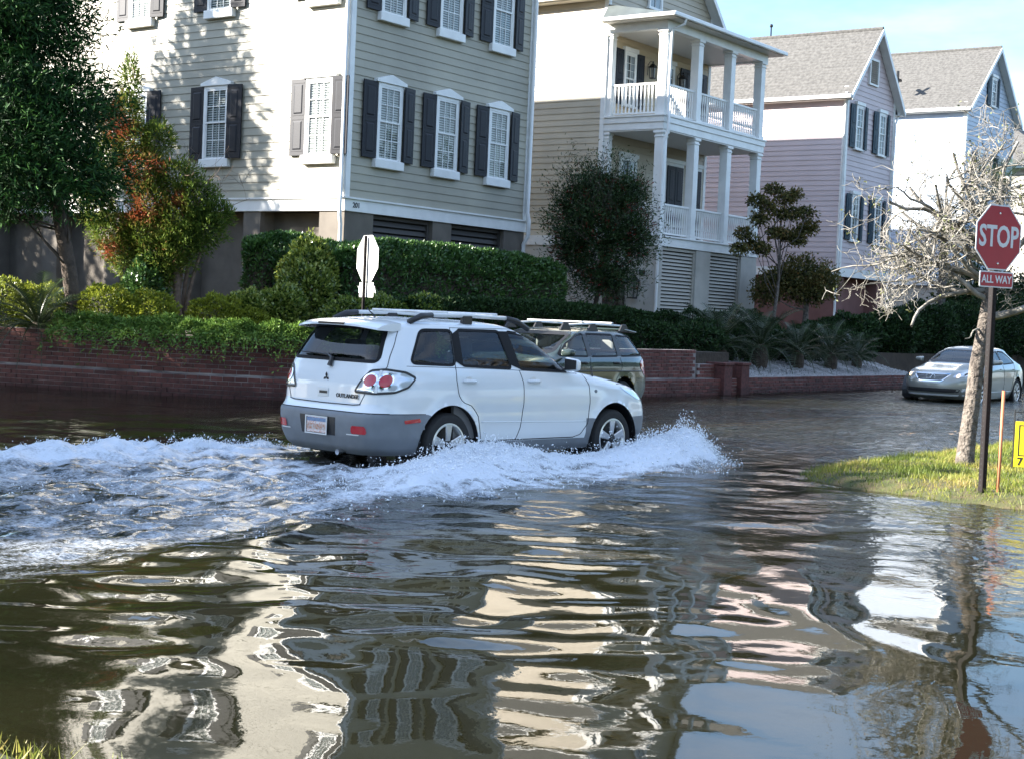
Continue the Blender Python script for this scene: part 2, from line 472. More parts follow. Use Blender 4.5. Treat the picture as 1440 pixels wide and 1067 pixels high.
def blades(name, X, Y, Z, n, sel, hmin=.02, hmax=.07, seed=1, warm=0.0):
    r = np.random.default_rng(seed)
    ny, nx = X.shape
    sx = X[0,1]-X[0,0]
    px = r.uniform(X.min(), X.max(), n); py = r.uniform(Y.min(), Y.max(), n)
    k = sel(px, py); px, py = px[k], py[k]
    ix = np.clip(((px-X.min())/sx).astype(int), 0, nx-1); iy = np.clip(((py-Y.min())/sx).astype(int), 0, ny-1)
    pz = Z[iy, ix]
    k = pz > -0.045 + .05*r.random(len(pz)); px, py, pz = px[k], py[k], pz[k]
    m = len(px)
    h = r.uniform(hmin, hmax, m)*(1+.7*np.clip(perlin(px/.35, py/.35, 8), -.6, 1)); a = r.uniform(0, 2*np.pi, m); w = r.uniform(.003, .007, m)
    lean = r.normal(0, .5, (m, 2))*h[:, None]
    V = np.empty((m, 3, 3))
    V[:,0] = np.stack([px-np.cos(a)*w, py-np.sin(a)*w, pz-.01], 1)
    V[:,1] = np.stack([px+np.cos(a)*w, py+np.sin(a)*w, pz-.01], 1)
    V[:,2] = np.stack([px+lean[:,0], py+lean[:,1], pz+h], 1)
    t = np.clip(.5+warm+.55*perlin(px/.8, py/.8, 9)+.25*perlin(px/.25, py/.25, 10)+r.normal(0, .12, m), 0, 1)
    tint = np.repeat(t, 3)
    return stuff(link(name, np_mesh(name, V.reshape(-1,3), np.arange(m*3).reshape(-1,3), 'grass_blade', tint)))
o = blades('grass', GX, GY, GZ, 330000, lambda x, y: (x < 22.5) & (y > 2.2) & (y > 2.2+(x-14)*.1))
o['label'] = 'sunlit green and straw coloured grass on the corner by the stop sign'; o['category'] = 'grass'
o = blades('grass', NX, NY, NZ, 90000, lambda x, y: (x > 1.0) & (y > 1.5), .02, .055, 2, -.22)
o['label'] = 'short green grass at the near edge of the flood water'; o['category'] = 'grass'

# white gravel bed behind the low planter wall
gb = MB()
GBX = np.arange(31.7, 43.4, .3)
gv = []; gf = []
rows = [(16.6, .34), (17.1, .40), (17.7, .52), (18.5, .74)]
V = np.array([(x, y, z+.03*RNG.normal()) for x in GBX for (y, z) in rows])
i = np.arange(len(V)).reshape(len(GBX), 4)
F = np.stack([i[:-1,:-1].ravel(), i[1:,:-1].ravel(), i[1:,1:].ravel(), i[:-1,1:].ravel()], 1)
structure(link('gravel_bed', np_mesh('gravel_bed', V, F, 'gravel', smooth=True)))
n = 5200
px = RNG.uniform(31.7, 43.2, n); py = 16.62+1.5*RNG.random(n)**1.3
pz = np.interp(py, [r[0] for r in rows], [r[1] for r in rows])
octv = np.array([(1,0,0),(-1,0,0),(0,1,0),(0,-1,0),(0,0,1),(0,0,-1)], float)
octf = np.array([(0,2,4),(2,1,4),(1,3,4),(3,0,4),(2,0,5),(1,2,5),(3,1,5),(0,3,5)])
sz = RNG.uniform(.018, .05, n)
Vg = octv[None]*sz[:,None,None]*RNG.uniform(.6, 1.2, (n,1,3)) + RNG.normal(0, .006, (n,6,3)) + np.stack([px,py,pz+.01],1)[:,None]
Fg = octf[None] + (np.arange(n)*6)[:,None,None]
stuff(tag(link('gravel', np_mesh('gravel', Vg.reshape(-1,3), Fg.reshape(-1,3), 'gravel')), 'loose white stones behind the low brick planter wall', 'gravel'))

# ---- flood water
C_O = np.array([12.13, 10.44]); C_A = R(-6.95)
C_H = np.array([math.cos(C_A), math.sin(C_A)]); C_R = np.array([math.sin(C_A), -math.cos(C_A)])
def car_uv(x, y):
    dx, dy = x-C_O[0], y-C_O[1]
    return dx*C_H[0]+dy*C_H[1], dx*C_R[0]+dy*C_R[1]
def sstep(a, b, x):
    t = np.clip((x-a)/(b-a), 0, 1); return t*t*(3-2*t)
def ridge(x, c, w): return np.exp(-((x-c)/w)**2)

def foam_edges(u):
    vo = np.interp(u, [-14, -6.8, -5.7, -4.2, -2.6, -1.5, .4, 2.4, 3.35, 3.9, 4.15], [7.5, 4.5, 4.15, 3.65, 3.0, 3.0, 2.75, 2.45, 2.0, 1.3, .9])
    vi = np.interp(u, [-14, -6, -3.5, -1.5, 0, 3.6, 4.1], [-3.6, -2.2, -1.75, -1.7, -1.6, -1.35, -.9])
    return vi, vo
def water_fields(x, y):
    u, v = car_uv(x, y)
    lat = x*.592-y*.805; dep = x*.806+y*.591
    vi, vo = foam_edges(u)
    ed = .20*perlin(x/.45, y/.45, 21)+.10*perlin(x/.17, y/.17, 22)
    ins = np.minimum(vo-v, v-vi)+ed                                    # positive inside the churned wake
    M = sstep(-.12, .45, ins)*sstep(4.3, 3.9, u+ed)
    # calm undulation
    A = (1.0-.72*sstep(-.2, 2.4, lat)*sstep(10.5, 8.5, dep)) * (1-.35*sstep(17, 26, dep))
    A = A*(1-.4*sstep(9.5, 6.0, dep))
    wx = x+.25*perlin(x/1.4, y/1.4, 30); wy = y+.25*perlin(x/1.4, y/1.4, 31)
    lf = sstep(1.0, -1.5, lat)*sstep(5.5, 8, dep)*sstep(17, 13, dep)
    h = A*((.0185+.004*lf)*perlin(wx/.95, wy/.95, 32)+(.0070+.002*lf)*perlin(wx/.47, wy/.47, 33)+.0018*perlin(x/.2, y/.2, 34))
    midz = sstep(9, 12, dep)*sstep(21, 16, dep)*sstep(-4, -1, lat)*sstep(5, 3, lat)
    h = h+midz*(.007*perlin(wx/.6, wy/.6, 41)+.010*perlin(lat/.9, dep/.46, 47)+.005*perlin(lat/.45, dep/.24, 42))
    ca, cb = x*.97+y*.25, -x*.25+y*.97
    lfm = sstep(2.0, .2, lat)*sstep(5.2, 7.5, dep)*sstep(16, 13, dep)*(1-M)
    h = h+lfm*(.011*perlin(ca/1.5, cb/.45, 43)+.018*perlin(lat/1.15+.3*perlin(x, y, 46), dep/.40, 44)+.005*perlin(lat/.6, dep/.22, 45))
    # choppy zone behind the bow wave, to the right
    rip = sstep(2.9, 4.6, u*.68+v*.73-0.6)*sstep(16.5, 13.5, dep)*sstep(.8, 2.0, lat)*sstep(7.6, 8.6, dep)
    h = h+rip*(.0045*perlin(x/.17, y/.17, 35)+.004*perlin(x/.3, y/.3, 36))
    far = sstep(15, 22, dep)*sstep(17.2, 15.5, y)
    h = h+far*(.011*perlin(x/.55, y/.55, 37)+.006*perlin(x/.28, y/.28, 38))*sstep(-3, 3, lat)
    h = h+far*(.004*perlin(x/.6, y/.35, 39))
    # diverging crests that run off the wake
    q = u*.60+v*.80
    for c, a, w, lo, hi in ((.42, .030, .16, 3.2, 5.6), (1.02, .016, .2, 4.0, 7), (1.9, .014, .25, 4.6, 9), (3.05, .010, .3, 5, 10)):
        h = h+a*ridge(q, c+.12*perlin(x/1.3, y/1.3, 40), w)*sstep(lo, lo+.8, v)*sstep(hi, hi-1.4, v)
    q2 = u*.72+v*.69
    h = h+.013*(1+.8*perlin(x/.9, y/.9, 49))*ridge(q2, 2.62+.28*perlin(x/1.0, y/1.0, 48), .20)*sstep(5.6, 6.6, v)*sstep(9.5, 8.0, v)
    # churned water: crests thrown off the wheels
    fine = perlin(x/.13, y/.13, 50)+.6*perlin(x/.065, y/.065, 51)
    mid = perlin(x/.34, y/.34, 52)
    bow = .20*ridge(v, 1.30+.10*mid, .34)*ridge(u, 3.25, .85)
    bow = bow+.17*ridge(v-.1*(3.2-u), 1.75, .5)*sstep(.6, 2.6, u)*sstep(4.2, 3.6, u)
    rear = .17*ridge(v, 1.28+.12*mid, .33)*ridge(u, -.05, .95)+.13*ridge(v+.35*u, 1.65, .45)*ridge(u, -1.0, 1.3)
    side = .06*ridge(v, 1.35, .4)*sstep(-1, .5, u)*sstep(3, 2, u)
    lw = (.08*ridge(v, -1.33+.16*mid, .36)*sstep(-.3, -.8, u)+.11*ridge(v+.1*u, -1.35, .5)*sstep(-1, -3, u))*np.exp(-np.clip(-u-1, 0, 99)/9)
    fl = .15*ridge(v, -1.35, .35)*ridge(u, 3.2, .8)
    tail = (.05*mid+.05*ridge(v, .9, .4)-.05*ridge(v, .15, .45))*sstep(-.8, -1.6, u)*np.exp(-np.clip(-u-1, 0, 99)/7)
    big = bow+rear+side+lw+fl
    chop = (.009+.15*big)*fine+(.010+.1*big)*mid
    under = sstep(.72, .92, np.abs(v))+sstep(-1.0, -1.35, u)+sstep(3.55, 3.75, u); under = np.clip(under, 0, 1)
    h = h*(1-.7*M)+M*under*(big+tail+chop*np.exp(-np.clip(-u-2, 0, 99)/9))
    h = np.where(under < .05, -.02, h)
    streak = .5+.5*perlin(u/1.1, v/.22, 60)+.35*perlin(u/.4, v/.12, 61)
    lace = np.abs(perlin(x/.22, y/.22, 62))+.6*np.abs(perlin(x/.1, y/.1, 63))
    dens = np.exp(-np.clip(-u-.5, 0, 99)/5.0)
    foam = M*np.clip(.13+3.4*big+.52*dens*np.clip(streak, 0, 1.3)+.40*dens*(.55-lace)*1.2+.08*streak, 0, 1)
    return h, foam*np.clip(under+.3, 0, 1)
seg = lambda a, b, s: np.arange(a, b-1e-6, s)
xs = np.concatenate([[-150, -90, -50, -25, -12, -5], seg(-1, 2.4, .3), seg(2.4, 9, .06), seg(9, 17, .03), seg(17, 22, .06), seg(22, 62, .16), [62, 75, 100, 160]])
ys = np.concatenate([[-150, -90, -50, -25, -12], seg(-6, -4, .25), seg(-4, 6.4, .06), seg(6.4, 12.8, .03), seg(12.8, 17.4, .06), seg(17.4, 30, .4), [30, 40, 60, 100]])
X, Y = np.meshgrid(xs, ys)
H, FO = water_fields(X, Y)
lim = sstep(-5, 1, X)*sstep(62, 45, X)*sstep(-8, -4, Y)*sstep(30, 20, Y)
H = H*lim
i = np.arange(X.size).reshape(X.shape)
F = np.stack([i[:-1,:-1].ravel(), i[:-1,1:].ravel(), i[1:,1:].ravel(), i[1:,:-1].ravel()], 1)
wm = np_mesh('water', np.stack([X.ravel(), Y.ravel(), H.ravel()], 1), F, None, smooth=True)
lat_ = X*.592-Y*.805; dep_ = X*.806+Y*.591; u_, v_ = car_uv(X, Y)
CH = .012+.55*sstep(16, 23, dep_)*sstep(-6, 1, lat_)+.16*sstep(15, 20, dep_)+.17*sstep(8.5, 12, dep_)*(.4+.6*sstep(-3, 0, lat_))+.16*sstep(2.9, 4.6, u_*.68+v_*.73-.6)*sstep(1.0, 2.4, lat_)*sstep(7.4, 8.6, dep_)
CH = CH*(1-.5*sstep(15.2, 16.4, Y))*(.65+.6*np.clip(perlin(X/2.6, Y/1.5, 80)+.3, 0, 1))
a = wm.attributes.new('chop', 'FLOAT', 'POINT'); a.data.foreach_set('value', CH.ravel().astype(np.float32))
a = wm.attributes.new('foam', 'FLOAT', 'POINT'); a.data.foreach_set('value', FO.ravel().astype(np.float32))

m = bpy.data.materials.new('flood_water'); m.use_nodes = True; nt = m.node_tree
nt.nodes.remove(nt.nodes['Principled BSDF']); N = nt.nodes.new; L = nt.links.new
geo = N('ShaderNodeNewGeometry')
n1 = N('ShaderNodeTexNoise'); n1.inputs['Scale'].default_value = 8.0; n1.inputs['Detail'].default_value = 4; n1.inputs['Distortion'].default_value = .4
L(geo.outputs['Position'], n1.inputs['Vector'])
bp = N('ShaderNodeBump'); bp.inputs['Distance'].default_value = .05
ac = N('ShaderNodeAttribute'); ac.attribute_name = 'chop'; L(ac.outputs['Fac'], bp.inputs['Strength'])
L(n1.outputs['Fac'], bp.inputs['Height'])
fr = N('ShaderNodeFresnel'); fr.inputs['IOR'].default_value = 1.46; L(bp.outputs[0], fr.inputs['Normal'])
gl = N('ShaderNodeBsdfGlossy'); gl.inputs['Roughness'].default_value = .012; L(bp.outputs[0], gl.inputs['Normal'])
mud = N('ShaderNodeBsdfDiffuse')
n2 = N('ShaderNodeTexNoise'); n2.inputs['Scale'].default_value = .6; n2.inputs['Detail'].default_value = 4; L(geo.outputs['Position'], n2.inputs['Vector'])
cr = N('ShaderNodeValToRGB'); cr.color_ramp.elements[0].color = (.018, .0178, .0078, 1); cr.color_ramp.elements[1].color = (.030, .0285, .0125, 1)
cr.color_ramp.elements[0].position = .35; cr.color_ramp.elements[1].position = .7
L(n2.outputs['Fac'], cr.inputs['Fac']); L(cr.outputs[0], mud.inputs['Color'])
tr = N('ShaderNodeBsdfTransparent'); tr.inputs['Color'].default_value = (.75, .66, .42, 1)
mx = N('ShaderNodeMixShader'); mx.inputs[0].default_value = .55; L(mud.outputs[0], mx.inputs[1]); L(tr.outputs[0], mx.inputs[2])
m2 = N('ShaderNodeMixShader'); L(fr.outputs[0], m2.inputs[0]); L(mx.outputs[0], m2.inputs[1]); L(gl.outputs[0], m2.inputs[2])
# foam: white bubbles broken up by fine noise
at = N('ShaderNodeAttribute'); at.attribute_name = 'foam'
n3 = N('ShaderNodeTexNoise'); n3.inputs['Scale'].default_value = 34; n3.inputs['Detail'].default_value = 6; n3.inputs['Roughness'].default_value = .7
L(geo.outputs['Position'], n3.inputs['Vector'])
ad = N('ShaderNodeMath'); ad.operation = 'ADD'; L(at.outputs['Fac'], ad.inputs[0]); L(n3.outputs['Fac'], ad.inputs[1])
mr = N('ShaderNodeMapRange'); mr.interpolation_type = 'SMOOTHSTEP'; mr.inputs['From Min'].default_value = .60; mr.inputs['From Max'].default_value = 1.25
L(ad.outputs[0], mr.inputs['Value'])
gt = N('ShaderNodeMath'); gt.operation = 'GREATER_THAN'; gt.inputs[1].default_value = .01; L(at.outputs['Fac'], gt.inputs[0])
mm = N('ShaderNodeMath'); mm.operation = 'MULTIPLY'; L(mr.outputs[0], mm.inputs[0]); L(gt.outputs[0], mm.inputs[1])
fo = N('ShaderNodeBsdfPrincipled'); fo.inputs['Base Color'].default_value = (.58, .62, .67, 1); fo.inputs['Roughness'].default_value = .35
b3 = N('ShaderNodeBump'); b3.inputs['Strength'].default_value = .45; b3.inputs['Distance'].default_value = .02; L(n3.outputs['Fac'], b3.inputs['Height']); L(b3.outputs[0], fo.inputs['Normal'])
m3 = N('ShaderNodeMixShader'); L(mm.outputs[0], m3.inputs[0]); L(m2.outputs[0], m3.inputs[1]); L(fo.outputs[0], m3.inputs[2])
L(m3.outputs[0], nt.nodes['Material Output'].inputs['Surface'])
wm.materials.append(m)
structure(link('water', wm))

# spray thrown up by the wheels: droplets, one mass nobody could count
mat('spray', (.80, .83, .86), .18, .6)
def spray(n, u0, su, v0, sv, zmax, out, seed):
    r = np.random.default_rng(seed)
    u = r.normal(u0, su, n); v = v0+np.abs(r.normal(0, sv, n))*out
    x = C_O[0]+u*C_H[0]+v*C_R[0]; y = C_O[1]+u*C_H[1]+v*C_R[1]
    h, fo = water_fields(x, y)
    cl = np.clip(.5+1.1*perlin(u/.22, v/.3, 70+seed), 0, 1.6)
    z = h+cl*zmax*r.random(n)**2.6
    vi, vo = foam_edges(u); ok = (u > -5) & (v < vo+.25*r.random(n)) & (v > vi-.25*r.random(n)) & (u < 4.3)
    return np.stack([x, y, z], 1)[ok], (.0022+.0075*r.random(n)**3.0)[ok]
P = []; Sz = []
for a in ((6500, 3.15, .55, 1.15, .5, .20, 1, 1), (2600, 3.75, .28, .85, .35, .17, 1, 2), (4200, -.1, .55, 1.1, .4, .15, 1, 3), (1800, -1.1, 1.0, 1.5, .7, .12, 1, 4), (1500, 1.4, .9, 1.15, .5, .12, 1, 5),
          (1600, -2.6, 1.8, -1.15, .4, .10, -1, 6), (1500, -1.2, .5, -1.0, .4, .14, -1, 7), (900, 3.2, .6, -1.1, .4, .25, -1, 8), (2000, -4.5, 2.4, .2, 2.4, .05, 1, 9), (900, 2.9, .9, 2.0, .55, .10, 1, 10)):
    p, s = spray(*a); P.append(p); Sz.append(s)
P = np.concatenate(P); Sz = np.concatenate(Sz); n = len(P)
st = RNG.uniform(.7, 1.3, (n, 1, 3)); dv = RNG.normal(0, 1, (n, 3))+np.array([.5, -.2, .9]); dv /= np.linalg.norm(dv, axis=1)[:,None]
base = octv[None]*st
along = (base*dv[:,None]).sum(2, keepdims=True); base = base+dv[:,None]*along*RNG.uniform(0, 2.2, (n, 1, 1))
Vs = base*Sz[:,None,None]+P[:,None]
Fs = octf[None]+(np.arange(n)*6)[:,None,None]
stuff(tag(link('spray', np_mesh('spray', Vs.reshape(-1,3), Fs.reshape(-1,3), 'spray', smooth=True)), 'white drops of water thrown up by the wheels of the white car', 'spray'))
# ------------------------------------------------------------------ brick walls
def arc(P):
    d = np.r_[0, np.cumsum(np.linalg.norm(np.diff(P, axis=0), axis=1))]; return d
BR_L, BR_H, BR_D, JT = .200, .064, .05, .011
brick_mesh = MB().box(-BR_L/2, 0, 0, BR_L/2, BR_D, BR_H).mesh('brick', 'brick', bevel=.004)

def brick_wall(name, label, tiers, keep, rng):
    """tiers = [(path, z0, z1, thickness)]; keep(x,y,z) ranks which bricks are single objects"""
    t = thing(name, label, 'wall', (float(tiers[0][0][0][0]), float(tiers[0][0][0][1]), 0))
    ox, oy = t.location.x, t.location.y
    core = MB(); cand = []
    for P, z0, z1, th in tiers:
        P = np.array(P, float); s = arc(P); tot = s[-1]
        q = offset_path(P, .012); q2 = offset_path(P, th)
        n = len(P)
        vs = [(a[0]-ox, a[1]-oy, z) for z in (z0, z1-.006) for a in q] + [(a[0]-ox, a[1]-oy, z) for z in (z0, z1-.006) for a in q2]
        fs = []
        for i in range(n-1):
            fs += [(i, i+1, n+i+1, n+i), (2*n+i, 3*n+i, 3*n+i+1, 2*n+i+1), (n+i, n+i+1, 3*n+i+1, 3*n+i)]
        fs += [(0, n, 3*n, 2*n), (n-1, 3*n-1, 4*n-1, 2*n-1)]
        core.add(vs, fs)
        nc = int((z1-z0)/(BR_H+JT)); off = z1-nc*(BR_H+JT)
        for c in range(nc):
            z = off+c*(BR_H+JT)
            if z < -.09: continue
            top = c == nc-1
            k = (BR_L+JT)*(.5 if not top else .5)
            x = (c % 2)*k + .1
            while x < tot-.1:
                px = np.interp(x, s, P[:,0]); py = np.interp(x, s, P[:,1])
                qx = np.interp(min(x+.03, tot), s, P[:,0])-np.interp(max(x-.03, 0), s, P[:,0]); qy = np.interp(min(x+.03, tot), s, P[:,1])-np.interp(max(x-.03, 0), s, P[:,1])
                cand.append((keep(px, py, z), px, py, z, math.atan2(qy, qx)))
                x += BR_L+JT
    core.build('mortar_bed', 'mortar', t)
    cand.sort(key=lambda c: -c[0])
    for k_, px, py, z, a in cand[:300]:
        j = rng.uniform(-.005, .004)
        o = link('brick', brick_mesh, t, (px-ox-math.sin(a)*j, py-oy+math.cos(a)*j, z), (rng.normal(0, .008), rng.normal(0, .01), a+rng.normal(0, .008)))
    rest = cand[300:]
    if rest:
        mb = MB()
        for k_, px, py, z, a in rest:
            ca, sa = math.cos(a), math.sin(a); j = rng.uniform(-.004, .004)
            vs = []
            for dz in (0, BR_H):
                for dx, dy in ((-BR_L/2, j), (BR_L/2, j), (BR_L/2, BR_D), (-BR_L/2, BR_D)):
                    vs.append((px-ox+dx*ca-dy*sa, py-oy+dx*sa+dy*ca, z+dz))
            mb.hexa(vs)
        stuff(mb.build('brick_courses', 'brick_plain', t))
    return t
split = int(np.argmax(WP[:,0] > 21.2))
PA, PB = WP[:split+1], WP[split:]
rw = np.random.default_rng(5)
wA = brick_wall('brick_wall', 'two step red brick retaining wall curving round the street corner below the creeping juniper',
           [(PA, -.3, .36, .5), (offset_path(PA, .16), .36, .99, .3)],
           lambda x, y, z: (2 if z > .36 else 0)+(1 if 15.6 < x < 19.5 and y < 22.5 else -4)+z*.1, rw)
wB = brick_wall('brick_wall', 'two step red brick retaining wall behind the green wagon ending at a square brick pier',
           [(PB, -.3, .36, .5), ([p for p in offset_path(PB, .16) if p[0] < 29.6], .36, .99, .3), ([(29.6, 16.56), (31.2, 16.56)], .36, .68, .3)],
           lambda x, y, z: (2 if z > .36 else 0)+(3 if x > 26.0 else 0)+z*.1, rw)
ox, oy = wB.location.x, wB.location.y
pier = MB()
for cx in (30.55, 31.38):
    pier.box(cx-.19-ox, 16.30-oy, -.3, cx+.19-ox, 16.75-oy, .66)
    pier.box(cx-.22-ox, 16.27-oy, .66, cx+.22-ox, 16.78-oy, .72)
pier.build('pier', 'brick_plain', wB, bevel=.008)
PC = np.array([(31.65, 16.42), (34, 16.45), (37, 16.5), (40, 16.55), (43.2, 16.6)])
PC = smooth_path(PC, .5)
wC = brick_wall('planter_wall', 'low red brick planter wall holding back the white gravel beside the street', [(PC, -.3, .38, .2)], lambda x, y, z: -x*.1+z, rw)

# ------------------------------------------------------------------ house parts
def clap(parent, material, axis, a0, a1, plane, z0, z1, exp=.18):
    """one object per clapboard; axis 'x': face looks to -Y at y=plane; axis 'y': face looks to -X at x=plane"""
    n = int(round((z1-z0)/exp)); e = (z1-z0)/n
    prof = [(0, 0), (-.024, 0), (-.024, .004), (-.006, e+.012), (0, e+.012)]
    if axis == 'x': mb = MB().prism([(p[0], p[1]) for p in prof], 'x', 0, a1-a0)
    else: mb = MB().prism([(p[0], p[1]) for p in prof], 'y', 0, a1-a0)
    me = mb.mesh('clapboard', material)
    for i in range(n):
        loc = (a0, plane, z0+i*e) if axis == 'x' else (plane, a0, z0+i*e)
        link('clapboard', me, parent, loc)
def clap_gable(parent, material, x0, x1, plane, z0, zr, exp=.18):
    xm = (x0+x1)/2; n = int((zr-z0)/exp)
    for i in range(n):
        za = z0+i*exp; zb = za+exp
        w0 = (x1-x0)/2*(zr-za)/(zr-z0); w1 = (x1-x0)/2*(zr-zb)/(zr-z0)
        if w1 < .03: break
        vs = [(xm-w0, plane-.024, za), (xm+w0, plane-.024, za), (xm+w0, plane, za), (xm-w0, plane, za), (xm-w1, plane-.006, zb), (xm+w1, plane-.006, zb), (xm+w1, plane, zb), (xm-w1, plane, zb)]
        MB().hexa(vs).build('clapboard', material, parent)

def window(parent, W=.84, Hh=1.70, cols=3, rows=2, head='pediment', sill='block', trim='trim_white', back='blind'):
    """origin: middle of the sill top on the wall plane, outside is -y"""
    c = .075; w = W/2
    fr = MB().box(-w, -.07, 0, -w+c, .01, Hh).box(w-c, -.07, 0, w, .01, Hh).box(-w+c, -.07, Hh-c, w-c, .01, Hh)
    o = fr.build('window', trim, parent, bevel=.006)
    iw = w-c; mid = Hh*.5
    sa = MB()
    for z0, z1, yy in ((0.0, mid+.02, -.038), (mid-.02, Hh-c, -.052)):
        sa.box(-iw, yy-.012, z0, -iw+.035, yy+.012, z1).box(iw-.035, yy-.012, z0, iw, yy+.012, z1)
        sa.box(-iw+.035, yy-.012, z0, iw-.035, yy+.012, z0+.04).box(-iw+.035, yy-.012, z1-.04, iw-.035, yy+.012, z1)
    sa.build('sash', trim, o)
    mu = MB(); gx0, gx1 = -iw+.035, iw-.035
    pw = (gx1-gx0)/cols
    pane_me = None
    for z0, z1, yy in ((.04, mid-.02, -.034), (mid+.02, Hh-c-.04, -.048)):
        ph = (z1-z0)/rows
        if pane_me is None:
            pane_me = MB().quad((-pw/2, 0, 0), (pw/2, 0, 0), (pw/2, 0, ph), (-pw/2, 0, ph)).mesh('pane', 'pane_glass')
        for i in range(1, cols): mu.box(gx0+pw*i-.009, yy-.010, z0, gx0+pw*i+.009, yy+.004, z1)
        for j in range(1, rows): mu.box(gx0, yy-.008, z0+ph*j-.009, gx1, yy+.003, z0+ph*j+.009)
        for i in range(cols):
            for j in range(rows):
                link('pane', pane_me, o, (gx0+pw*(i+.5), yy, z0+ph*j), (random.gauss(0, .006), 0, random.gauss(0, .006)))
    mu.build('muntin', trim, o)
    MB().box(-iw, -.010, 0, iw, -.004, Hh-c).build('dark_room', 'room', o)
    if back == 'blind':
        b = MB(); z = .05
        while z < Hh-c-.03:
            b.quad((-iw+.03, -.026, z), (-.015, -.026, z), (-.015, -.013, z+.036), (-iw+.03, -.013, z+.036))
            b.quad((.015, -.026, z), (iw-.03, -.026, z), (iw-.03, -.013, z+.036), (.015, -.013, z+.036)); z += .055
        b.box(-.012, -.026, 0, .012, -.012, Hh-c)
        b.build('blind', 'blind', o)
    elif back == 'curtain':
        b = MB(); k = 14
        for s0, s1 in ((-iw, -.06), (.06, iw)):
            vs = []
            for i in range(k+1):
                x = s0+(s1-s0)*i/k; y = -.018+.006*math.sin(i*2.2)
                vs += [(x, y, .02), (x, y, Hh-c)]
            b.add(vs, [(2*i, 2*i+2, 2*i+3, 2*i+1) for i in range(k)])
        b.build('curtain', 'curtain', o)
    if sill == 'block':
        MB().box(-w-.07, -.12, -.20, w+.07, .01, 0).build('sill', trim, o, bevel=.012)
    else:
        MB().box(-w-.05, -.10, -.06, w+.05, .01, 0).build('sill', trim, o, bevel=.006)
    if head == 'pediment':
        p = [(-w-.09, Hh), (w+.09, Hh), (w+.09, Hh+.07), (0, Hh+.21), (-w-.09, Hh+.07)]
        MB().prism(p, 'y', -.11, .01).build('pediment', trim, o, bevel=.006)
    elif head == 'cap':
        MB().box(-w-.05, -.10, Hh, w+.05, .01, Hh+.12).build('head_cap', trim, o, bevel=.006)
    return o

def shutter(parent, w=.45, h=1.70, material='shutter_black', panels=2):
    o = MB().box(0, -.035, 0, w, 0, h).build('shutter', material, parent, bevel=.004)
    e = .07; zs = [(.10, h*.5-.05), (h*.5+.05, h-.09)] if panels == 2 else [(.1, h-.09)]
    me = None
    for z0, z1 in zs:
        m = MB(); d = .03
        vs = [(e, -.036, z0), (w-e, -.036, z0), (w-e, -.036, z1), (e, -.036, z1), (e+.012, -.026, z0+.012), (w-e-.012, -.026, z0+.012), (w-e-.012, -.026, z1-.012), (e+.012, -.026, z1-.012), (e+d+.03, -.048, z0+d+.03), (w-e-d-.03, -.048, z0+d+.03), (w-e-d-.03, -.048, z1-d-.03), (e+d+.03, -.048, z1-d-.03)]
        fs = [(8, 9, 10, 11)]
        for i in range(4):
            j = (i+1) % 4; fs += [(i, j, 4+j, 4+i), (4+i, 4+j, 8+j, 8+i)]
        m.add(vs, fs)
        # frame lip round the raised panel
        m.box(e-.008, -.042, z0-.008, w-e+.008, -.033, z0+.004).box(e-.008, -.042, z1-.004, w-e+.008, -.033, z1+.008)
        m.build('panel', material, o)
    return o

def pipe(parent, pts, material='trim_white', w=.075, name='downspout'):
    return MB().tube(pts, w/2*1.15, 8).build(name, material, parent, smooth=True, angle=.9)

def gable_roof(parent, x0, x1, y0, y1, ez, rz, over=.30, fr=.30, roofmat='shingle', course=.15, th=.14):
    """ridge runs along Y. sawtooth courses are real steps"""
    xm = (x0+x1)/2; sl = (rz-ez)/(xm-x0); xe = x0-over; ze = ez-over*sl
    L = math.hypot(xm-xe, rz-ze); n = max(4, int(L/course))
    for sgn in (-1, 1):
        pr = []
        for i in range(n):
            a, b = i/n, (i+1)/n
            pr.append((xe+(xm-xe)*a, ze+(rz-ze)*a+.018)); pr.append((xe+(xm-xe)*b, ze+(rz-ze)*b+.002))
        pr += [(xm, rz-th), (xe, ze-th*.6)]
        if sgn > 0: pr = [(2*xm-p[0], p[1]) for p in pr]
        MB().prism(pr, 'y', y0-fr, y1+fr).build('roof', roofmat, parent)
        # rake board and eave gutter
        s = lambda x: x if sgn < 0 else 2*xm-x
        rk = MB().hexa([(s(xe-.02), y0-fr-.035, ze-.20), (s(xm), y0-fr-.035, rz-.20), (s(xm), y0-fr-.002, rz-.20), (s(xe-.02), y0-fr-.002, ze-.20), (s(xe-.02), y0-fr-.035, ze+.005), (s(xm), y0-fr-.035, rz+.005), (s(xm), y0-fr-.002, rz+.005), (s(xe-.02), y0-fr-.002, ze+.005)])
        rk.build('rake_board', 'trim_white', parent)
        MB().hexa([(s(xe), y0-fr, ze-th*.6-.028), (s(xm), y0-fr, rz-th-.028), (s(xm), y0-.03, rz-th-.028), (s(xe), y0-.03, ze-th*.6-.028), (s(xe), y0-fr, ze-th*.6-.006), (s(xm), y0-fr, rz-th-.006), (s(xm), y0-.03, rz-th-.006), (s(xe), y0-.03, ze-th*.6-.006)]).build('rake_soffit', 'trim_white', parent)
        g = MB().box(min(s(xe-.10), s(xe)), y0-fr, ze-.14, max(s(xe-.10), s(xe)), y1+fr, ze-.01)
        g.build('gutter', 'trim_white', parent, bevel=.015)
        MB().box(min(s(xe), s(x0-.0)), y0-fr+.01, ze-.17, max(s(xe), s(x0-.0)), y1+fr-.01, ze-.145).build('soffit', 'soffit', parent)
    MB().tube([(xm, y0-fr, rz+.02), (xm, y1+fr, rz+.02)], .07, 6).build('ridge_cap', roofmat, parent)

